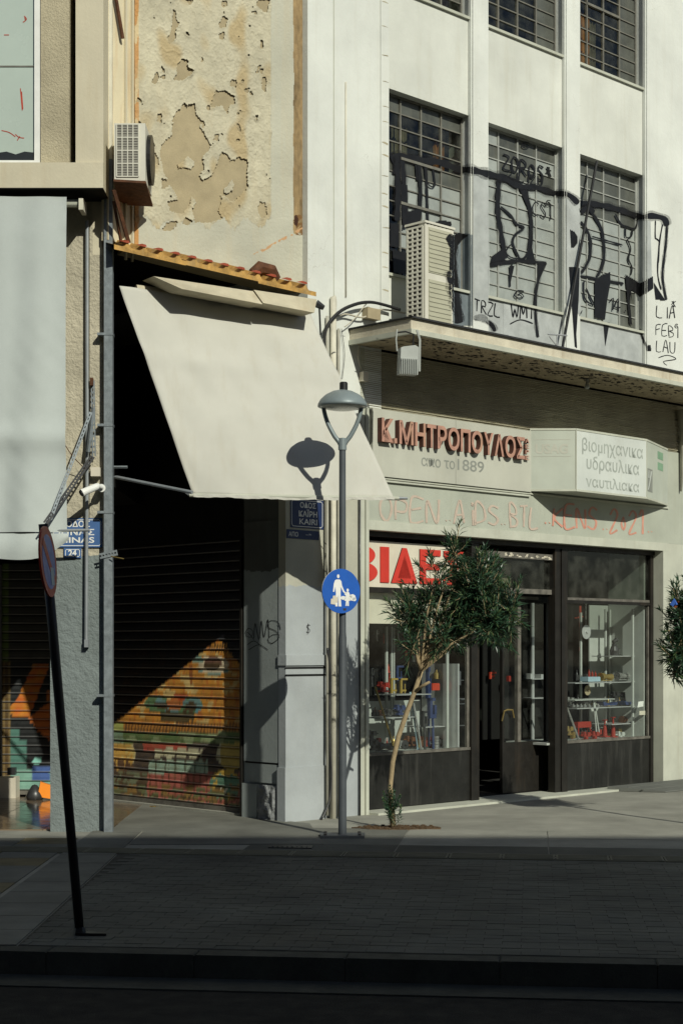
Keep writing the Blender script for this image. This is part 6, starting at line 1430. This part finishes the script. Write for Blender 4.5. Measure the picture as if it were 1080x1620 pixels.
item('brass_valve', 'valve', 'brass valve on the second shelf beside the pale blue case', 'brass', pump, 957, 1077)
item('brass_pump', 'pump', 'steel and brass pump at the right end of the second shelf', 'steel', pump, 983, 1076)
item('rope_coil', 'coil', 'beige coil hanging below the second shelf in the right window', 'curtainb', wheel(.06), 929, 1100, -.5)
item('blue_tray', 'tray', 'wide blue tray on the third shelf of the right window', 'blue', tray(.26), 961, 1116, -.42)
item('blue_tray', 'tray', 'short blue tray right of the wide blue one', 'blue', tray(.12), 990, 1115, -.42)
item('small_vise', 'vise', 'small dark vise on the wide blue tray', 'iron2', vise, 972, 1108, -.5)
item('small_vise', 'vise', 'small dark vise standing on the short blue tray', 'iron2', vise, 988, 1109, -.5)
item('small_vise', 'vise', 'tiny steel vise among the parts at the left of the third shelf', 'steel', vise, 900, 1117, -.5)
for i, px_ in enumerate((906, 912, 918, 924, 931, 938, 945)):
    item('steel_fitting', 'fitting', ORD[i] + ' from the left of seven small steel fittings on the third shelf', 'steel', lambda mb, a, z, o: (mb.tube([F.p(a - .02, o, z + .015), F.p(a + .02, o, z + .015)], .016, 8), mb.tube([F.p(a, o, z + .01), F.p(a, o, z + .045)], .011, 8)), px_, 1119, -.42, 'steel fittings in the right window')
item('red_stand', 'stand', 'red steel folding stand on the floor of the right window', 'red', stand, 921, 1172, -.5)
item('screw_jack', 'jack', 'left one of two red screw jacks in the right window', 'red', jack, 956, 1166, -.45)
item('screw_jack', 'jack', 'right one of two red screw jacks in the right window', 'red', lambda mb, a, z, o: jack(mb, a, z, o, .24), 969, 1167, -.42)
item('red_clamp_set', 'clamp', 'low red pipe vise at the bottom centre of the right window', 'red', vise, 940, 1171, -.35)
item('red_clamp_set', 'clamp', 'low red pipe vise at the bottom left of the right window', 'red', vise, 926, 1172, -.32)
item('grey_jack', 'jack', 'pale grey low jack right of the red screw jacks', 'palew', vise, 980, 1171, -.4)
item('rusty_pump', 'pump', 'rusty hand pump on the lowest shelf of the right window', 'rust', pump, 990, 1145, -.48)
item('rusty_jack', 'jack', 'rusty tall jack behind the grey one', 'rust', lambda mb, a, z, o: jack(mb, a, z, o, .2), 985, 1160, -.6)
item('long_bar', 'bar', 'long pale bar leaning at the left of the right window', 'steel', rod(-.42, .78, .013), 916, 1172, -.3)
item('tongs', 'tongs', 'tall pale pair of tongs standing in the right window', 'palew', lambda mb, a, z, o: (mb.tube([F.p(a, o, z), F.p(a - .06, o, z + .42)], .009, 6), mb.tube([F.p(a + .05, o, z + .02), F.p(a - .05, o, z + .42)], .009, 6)), 943, 1162, -.4)
item('paper_note', 'note', 'white paper note stuck low inside the right shop glass', 'signwhite', lambda mb, a, z, o: mb.prism(F, [(a - .06, z), (a + .06, z + .01), (a + .065, z + .075), (a - .04, z + .07)], o, o + .002), 1012, 1119, SF - .02)
item('paper_note', 'note', 'tan card stuck just below the white note', 'signface', lambda mb, a, z, o: mb.box(F, a - .06, a + .06, o, o + .002, z, z + .05), 1015, 1131, SF - .018)
item('blue_plate', 'plate', 'pale blue plate at the left edge of the right window', 'skyb', box_(.05, .02, .1), 894, 1057, -.35)
item('red_pipe_sign', 'pipe', 'faded red pipe standing in the right window behind the posts', 'signred', lambda mb, a, z, o: (mb.tube([F.p(a, o, z), F.p(a, o, z + .55)], .014, 6), mb.tube([F.p(a - .1, o, z + .4), F.p(a + .05, o, z + .42)], .01, 6)), 917, 1030, -.7)
# left window
item('chain_wrench', 'wrench', 'big blue pipe wrench standing in the left shop window', 'blue', lambda mb, a, z, o: wrench(mb, a, z, o, .55, .07), 685, 1185, -.35)
item('pipe_wrench', 'wrench', 'long thin blue wrench behind the big blue one', 'blue', lambda mb, a, z, o: wrench(mb, a, z, o, .85, .03), 678, 1180, -.45)
item('long_lever', 'lever', 'yellow and black lever leaning at the left of the left window', 'yellow', lambda mb, a, z, o: mb.tube([F.p(a, o, z), F.p(a - .27, o, z + .62)], .012, 6), 622, 1180, -.3)
item('steel_lever', 'lever', 'bright steel ratchet standing left of the big blue wrench', 'steel', rod(-.07, .5, .014), 666, 1187, -.3)
item('steel_lever', 'lever', 'thinner teal topped ratchet beside the bright steel one', 'skyb', rod(-.07, .62, .010), 661, 1187, -.34)
item('iron_lever', 'lever', 'dark iron wrench between the ratchet and the blue wrench', 'iron2', lambda mb, a, z, o: wrench(mb, a, z, o, .42, .05), 672, 1187, -.3)
item('blue_clamp', 'clamp', 'small bright blue clamp on the upper shelf of the left window', 'blue', clampf, 628, 1077, -.4)
item('yellow_clamp', 'clamp', 'left one of two yellow clamps in the left window', 'yellow', clampf, 619, 1097, -.4)
item('yellow_clamp', 'clamp', 'right one of two yellow clamps in the left window', 'yellow', clampf, 634, 1097, -.4)
item('red_cutter', 'cutter', 'red pipe cutter beside the yellow clamps', 'red', vise, 606, 1095, -.4)
item('pale_fitting', 'fitting', 'pale brass stop cock on the shelf behind the trunk', 'brass', bottle(.03, .1), 690, 1074, -.5)
item('pale_fitting', 'fitting', 'taller brass stop cock right of the other one', 'brass', bottle(.024, .16), 698, 1074, -.5)
item('tin_can', 'tin', 'large grey tin on the shelf near the doorway', 'alu', box_(.11, .1, .15), 718, 1084, -.5)
item('red_box', 'box', 'small dark red box under the brass stop cocks', 'signred', box_(.12, .06, .07), 686, 1092, -.45)
item('dark_rail', 'tools', 'row of dark iron dies on the middle shelf of the left window', 'iron2', lambda mb, a, z, o: [mb.lathe(F.p(a + i * .055, o, z), [(0, 0), (.022, 0), (.022, .03), (.012, .04), (.012, .06), (0, .06)], 8) for i in range(9)] and None, 590, 1132, -.45)
item('blue_vise', 'vise', 'dark blue vise on the middle shelf of the left window', 'blue', vise, 632, 1131, -.42)
for i, px_ in enumerate((694, 700, 712)):
    item('socket', 'socket', ORD[i] + ' from the left of three small chrome sockets by the white post', 'steel', bottle(.012, .05), px_, 1114, -.5, 'sockets in the left window')
item('red_wrench_set', 'clamp', 'low red vise on the left window floor behind the levers', 'red', vise, 660, 1180, -.5)
item('red_wrench_set', 'clamp', 'wide red vise right of the levers on the left window floor', 'red', vise, 672, 1181, -.55)
item('red_wrench_set', 'clamp', 'small red vise under the blue wrench', 'red', vise, 690, 1181, -.5)
item('steel_tube', 'tube', 'short bright steel tube stack on the left window floor', 'steel', lambda mb, a, z, o: [mb.tube([F.p(a, o, z + i * .03), F.p(a, o, z + i * .03 + .026)], .035, 12) for i in range(5)] and None, 689, 1186, -.4)
item('iron_ring', 'ring', 'rusty iron eyelet plate at the foot of the levers', 'iron2', wheel(.05), 641, 1186, -.3)
item('iron_vise', 'vise', 'black bench vise at the left corner of the left window', 'iron2', lambda mb, a, z, o: (vise(mb, a, z, o), vise(mb, a, z + .1, o - .03)), 590, 1187, -.35)
item('iron_press', 'vise', 'dark flat press beside the black bench vise', 'iron2', pump, 607, 1188, -.35)
item('wire_hoop', 'hoop', 'pale wire hoop leaning near the left window post', 'palew', lambda mb, a, z, o: mb.tube([F.p(a + .04 * math.cos(q), o, z + .05 + .05 * math.sin(q)) for q in [i * .524 - 1.2 for i in range(11)]] + [F.p(a - .05, o, z + .3)], .006, 5), 717, 1183, -.4)
rk = random.Random(21)
ORDN = 'first second third fourth fifth sixth seventh eighth ninth tenth eleventh twelfth thirteenth fourteenth fifteenth sixteenth'.split()
MN = dict(iron2='dark iron', steel='bright steel', signred='dull red', rust='rusty', brass='brass', red='red')
def clutter(n, win, xs, ys, oo, where, group, mats, kinds):
    spots = sorted(rk.uniform(*xs) for _ in range(n))
    for i, sx_ in enumerate(spots):
        k_ = rk.choice(kinds); m_ = rk.choice(mats); fn_ = {'tube': bottle(rk.uniform(.008, .02), rk.uniform(.05, .14)), 'box': box_(rk.uniform(.03, .08), .05, rk.uniform(.03, .08)), 'vise': vise, 'wrench': lambda mb, a, z, o, h_=rk.uniform(.12, .3): wrench(mb, a, z, o, h_, .025)}[k_]
        lab = MN[m_] + ' ' + k_ + ', ' + ORDN[i] + ' from the left ' + where
        item('small_' + k_, k_, lab, m_, fn_, sx_, rk.choice(ys) if isinstance(ys, list) else rk.uniform(*ys), oo + rk.uniform(-.06, .06), group)
clutter(16, 'l', (588, 700), (1000, 1090), -.8, 'hanging at the back of the left window', 'dark tools hanging at the back of the left window', ['iron2', 'iron2', 'steel', 'signred'], ['wrench', 'tube'])
clutter(16, 'l', (590, 650), [1133, 1132], -.5, 'on the middle shelf of the left window', 'iron parts on the middle shelf of the left window', ['iron2', 'steel', 'rust'], ['tube', 'box'])
clutter(16, 'l', (588, 715), [1184, 1180], -.5, 'strewn on the floor of the left window', 'parts strewn on the left window floor', ['iron2', 'steel', 'rust', 'brass', 'red'], ['tube', 'box', 'vise'])
clutter(16, 'r', (896, 985), [1168, 1163], -.5, 'strewn on the floor of the right window', 'parts strewn on the right window floor', ['iron2', 'steel', 'rust', 'red', 'brass'], ['tube', 'box', 'vise'])
clutter(14, 'r', (896, 1000), [1117], -.55, 'at the back of the third shelf', 'parts at the back of the third shelf', ['iron2', 'steel', 'brass'], ['tube', 'box'])
clutter(8, 'r', (900, 1000), [1077], -.6, 'at the back of the second shelf', 'parts at the back of the second shelf', ['iron2', 'steel', 'brass'], ['tube', 'box'])
clutter(16, 'd', (760, 865), (1010, 1130), -1.3, 'hanging inside behind the shop door', 'tools hanging behind the shop door', ['iron2', 'steel', 'signred', 'brass'], ['wrench', 'tube'])
# things seen through the doorway
item('hanging_tool', 'tool', 'dull red tool hanging inside the dark doorway', 'signred', lambda mb, a, z, o: clampf(mb, a, z, o, .08), 775, 1074, -.9)
item('hanging_tool', 'tool', 'red box hanging behind the door glass', 'red', box_(.035, .04, .06), 804, 1078, -.8)
item('inner_post', 'post', 'thin steel post behind the glass of the door', 'alu', lambda mb, a, z, o: mb.box(F, a - .02, a + .02, o - .01, o + .01, z, 2.25), 842, 1190, -.9)
item('inner_shelf', 'shelf', 'shelf of small parts seen through the door glass', 'alu', lambda mb, a, z, o: (mb.box(F, a - .2, a + .2, o - .1, o + .1, z, z + .012), mb.box(F, a - .2, a + .2, o - .1, o + .1, z + .23, z + .24), mb.box(F, a - .15, a - .08, o - .05, o + .05, z + .24, z + .3), mb.box(F, a + .05, a + .15, o - .05, o + .05, z + .24, z + .29)), 846, 1105, -.9)

# ------------------------------------------------------------------ oleanders
def leaf_into(mb, p, d, up, l_, w_, mi):
    s = d.cross(up); s = s.normalized() if s.length > 1e-4 else Vector((1, 0, 0)); n = s.cross(d)
    m = p + d * l_ * .5 + n * l_ * .04; t = p + d * l_ - n * l_ * .10 + Vector((0, 0, -l_ * .08))
    k = len(mb.v); mb.v += [tuple(p), tuple(m - s * w_), tuple(m + s * w_), tuple(t)]; mb.f += [(k, k + 1, k + 2), (k + 1, k + 3, k + 2)]; mb.m += [mi] * 2
def shoot(mb, tw, p, d, L_, rnd, leafL=0.15):
    n = rnd.randint(6, 9); q = p.copy(); dd = d.copy(); pts = [q.copy()]
    for i in range(n):
        t = i / (n - 1); dd = (dd + Vector((0, 0, 0.03)) + Vector([rnd.uniform(-.06, .06) for _ in range(3)])).normalized(); q = q + dd * (L_ / n); pts.append(q.copy())
        base = rnd.uniform(0, 6.28); a = dd.cross(Vector((.3, .2, 1))).normalized(); b = dd.cross(a)
        for k in range(3 if i < n - 1 else 5):
            ph = base + k * (2.094 if i < n - 1 else 1.256); out = (a * math.cos(ph) + b * math.sin(ph))
            el = 0.95 - 0.6 * t; dl = (out * el + dd * (1 - el * .45)).normalized()
            leaf_into(mb, q, dl, dd, leafL * rnd.uniform(.7, 1.15) * (1 - .35 * t * (1 if i < n - 1 else 1)), rnd.uniform(.005, .0085), 1 if rnd.random() < (.35 if i > n - 3 else .08) else 0)
    tw.tube(pts[::2] + [pts[-1]], [0.0035] * (len(pts[::2]) + 1), 3, caps=False)
def oleander(name, label, base, trunk, blobs, seed, nsh, flowers=False):
    rnd = random.Random(seed); t = thing(name, label, 'tree', base)
    mb = MB(); 
    for pts, r_ in trunk: mb.tube(pts, r_, 9)
    build('trunk', mb, 'bark', t, smooth=True)
    cr = MB(); tw = MB(); fork = Vector(trunk[0][0][-1]); fb = MB()
    for (c, rr, wt) in blobs:
        c = Vector(c)
        mid = fork.lerp(c, .5) + Vector((rnd.uniform(-.04, .04), rnd.uniform(-.04, .04), .03)); tw.tube([fork, mid, c], [.014, .010, .005], 5)
        for i in range(int(nsh * wt)):
            v = Vector((rnd.gauss(0, 1), rnd.gauss(0, 1), rnd.gauss(0, 1))).normalized(); rad = rnd.uniform(.25, .95)
            p = c + Vector((v.x * rr[0], v.y * rr[1], v.z * rr[2])) * rad
            d = (v * 0.9 + Vector((0, 0, .75))).normalized()
            if v.z < -.3 and rnd.random() < .5: d = (v + Vector((0, 0, -.1))).normalized()
            shoot(cr, tw, p - d * .08, d, rnd.uniform(.12, .28), rnd)
            if i % 5 == 0: tw.tube([c, c.lerp(p, .6) + Vector((0, 0, .01)), p - d * .08], [.005, .004, .003], 4, caps=False)
            if flowers and rnd.random() < .12: fb.lathe(tuple(p + d * .1), [(0, -.02), (.02, 0), (.028, .012), (0, .006)], 6)
    build('crown', cr, ['leaf', 'leaf2'], t, fixn=False); build('twigs', tw, 'bark', t, fixn=False)
    if fb.v: build('blossoms', fb, 'flower', t)
    return t
def O3(px, py, Y=15.16): return tuple(W3(px, py, Y))
tr_pts = [O3(622, 1312), O3(620, 1285), O3(617, 1245), O3(621, 1205), O3(630, 1165), O3(644, 1125), O3(657, 1090), O3(666, 1062)]
trk = [(tr_pts, [.030, .025, .022, .023, .024, .023, .022, .02]), ([O3(655, 1095), O3(668, 1085, 15.1), O3(679, 1079, 15.05)], [.018, .014, .012]),
       ([O3(666, 1062), O3(660, 1045, 15.1), O3(658, 1030, 15.05)], [.016, .012, .008]), ([O3(666, 1062), O3(672, 1040), O3(690, 1005), O3(705, 970)], [.018, .016, .013, .010]),
       ([O3(672, 1040), O3(700, 1020), O3(740, 1000), O3(770, 975)], [.013, .012, .010, .007]), ([O3(690, 1005), O3(715, 930), O3(719, 880)], [.012, .009, .006])]
def bl_(px, py, rx, ry, wt, dY=0.0, rd=None): 
    k = 15.16 / FPX; return (O3(px, py, 15.16 + dY), (rx * k, (rd or max(rx, ry)) * k, ry * k), wt)
blobs = [bl_(748, 930, 38, 42, .30), bl_(775, 985, 30, 38, .20, -.1), bl_(725, 985, 34, 32, .20, .1), bl_(700, 1010, 30, 18, .08, 0), bl_(650, 968, 28, 24, .12, .05), bl_(682, 945, 32, 26, .07, .12),
         bl_(719, 878, 8, 30, .05), bl_(765, 900, 24, 22, .06, .1), bl_(806, 965, 12, 34, .06, -.1), bl_(652, 1025, 8, 8, .02, -.1), bl_(690, 905, 24, 22, .025, -.15), bl_(640, 1000, 18, 18, .04, 0)]
tree1 = oleander('oleander_tree', 'young oleander tree with crooked pale trunk in front of the tool shop', (TX, TY, 0), trk, blobs, 3, 300)
rnd = random.Random(11); mb = MB(); tw = MB()                # shoots sprouting at its foot
for i in range(22):
    p = Vector((TX + rnd.uniform(-.03, .07), TY + rnd.uniform(-.06, .02), rnd.uniform(.02, .2))); shoot(mb, tw, p, Vector((rnd.uniform(-.5, .5), rnd.uniform(-.5, .1), 1)).normalized(), rnd.uniform(.1, .22), rnd, .055)
mb.v += []; build('foot_shoots', mb, ['leaf', 'leaf2'], tree1, fixn=False)
RX, RY = 3.42, 15.4
trk2 = [([(RX, RY, 0), (RX - .03, RY, .7), (RX + .03, RY, 1.4)], [.03, .026, .02])]
def rb(px, py, rx, ry, wt, dY=0): k = RY / FPX; return (tuple(W3(px, py, RY + dY)), (rx * k, rx * k, ry * k), wt)
oleander('oleander_tree', 'flowering oleander leaning into the picture at the right edge', (RX, RY, 0), trk2,
         [rb(1084, 985, 26, 38, .3), rb(1076, 1030, 22, 30, .25), rb(1078, 960, 14, 20, .12), rb(1065, 1058, 9, 22, .08), rb(1120, 960, 40, 55, .5), rb(1130, 1020, 40, 40, .4)], 8, 190, True)
tag(build('blue_scrap', MB().tube([W3(1061, 958, 15.1), W3(1066, 951, 15.1), W3(1069, 957, 15.1)], [.02, .03, .015], 6), 'bluebit'), 'scrap of blue plastic caught in the right oleander', 'plastic scrap')

# ------------------------------------------------------------------ across the street (behind the viewer)
def far_block(x0, x1, y0, h, label, st_):
    t = thing('street_building', label, 'building', ((x0 + x1) / 2, y0 - 4, 0))
    build('wall', MB().slab([(x0, y0 - 9), (x1, y0 - 9), (x1, y0), (x0, y0)], 0, h), 'farwall', t)
    fr = Fr(x0, y0, 1, 0); fr.n = (0, 1); n = int((x1 - x0) / 2.6)
    for f_ in range(int(h / 3.1)):
        z = 0.9 + f_ * 3.1
        for i in range(n):
            a = 0.7 + i * 2.6
            if z + 1.7 < h: build('window', MB().box(fr, a, a + 1.3, .005, .03, z, z + 1.6).box(fr, a - .06, a + 1.36, .03, .07, z - .08, z), 'farglass', t)
        if f_: build('balcony', MB().box(fr, .3, x1 - x0 - .3, .01, .9, z - .95, z - .8), 'farwall', t)
    build('parapet', MB().box(fr, 0, x1 - x0, -.3, .05, h, h + .25), 'farwall', t)
far_block(-26, -6.2, -6.0, 13.9, 'plain beige block across the street, left of the viewer', 0)
far_block(-6.2, 8.4, -6.0, 14.05, 'plain beige block across the street, directly behind the viewer', 1)
far_block(8.4, 24, -6.0, 14.2, 'plain beige block across the street, right of the viewer', 2)
for o in bpy.data.objects:
    if '_w' in o: del o['_w']
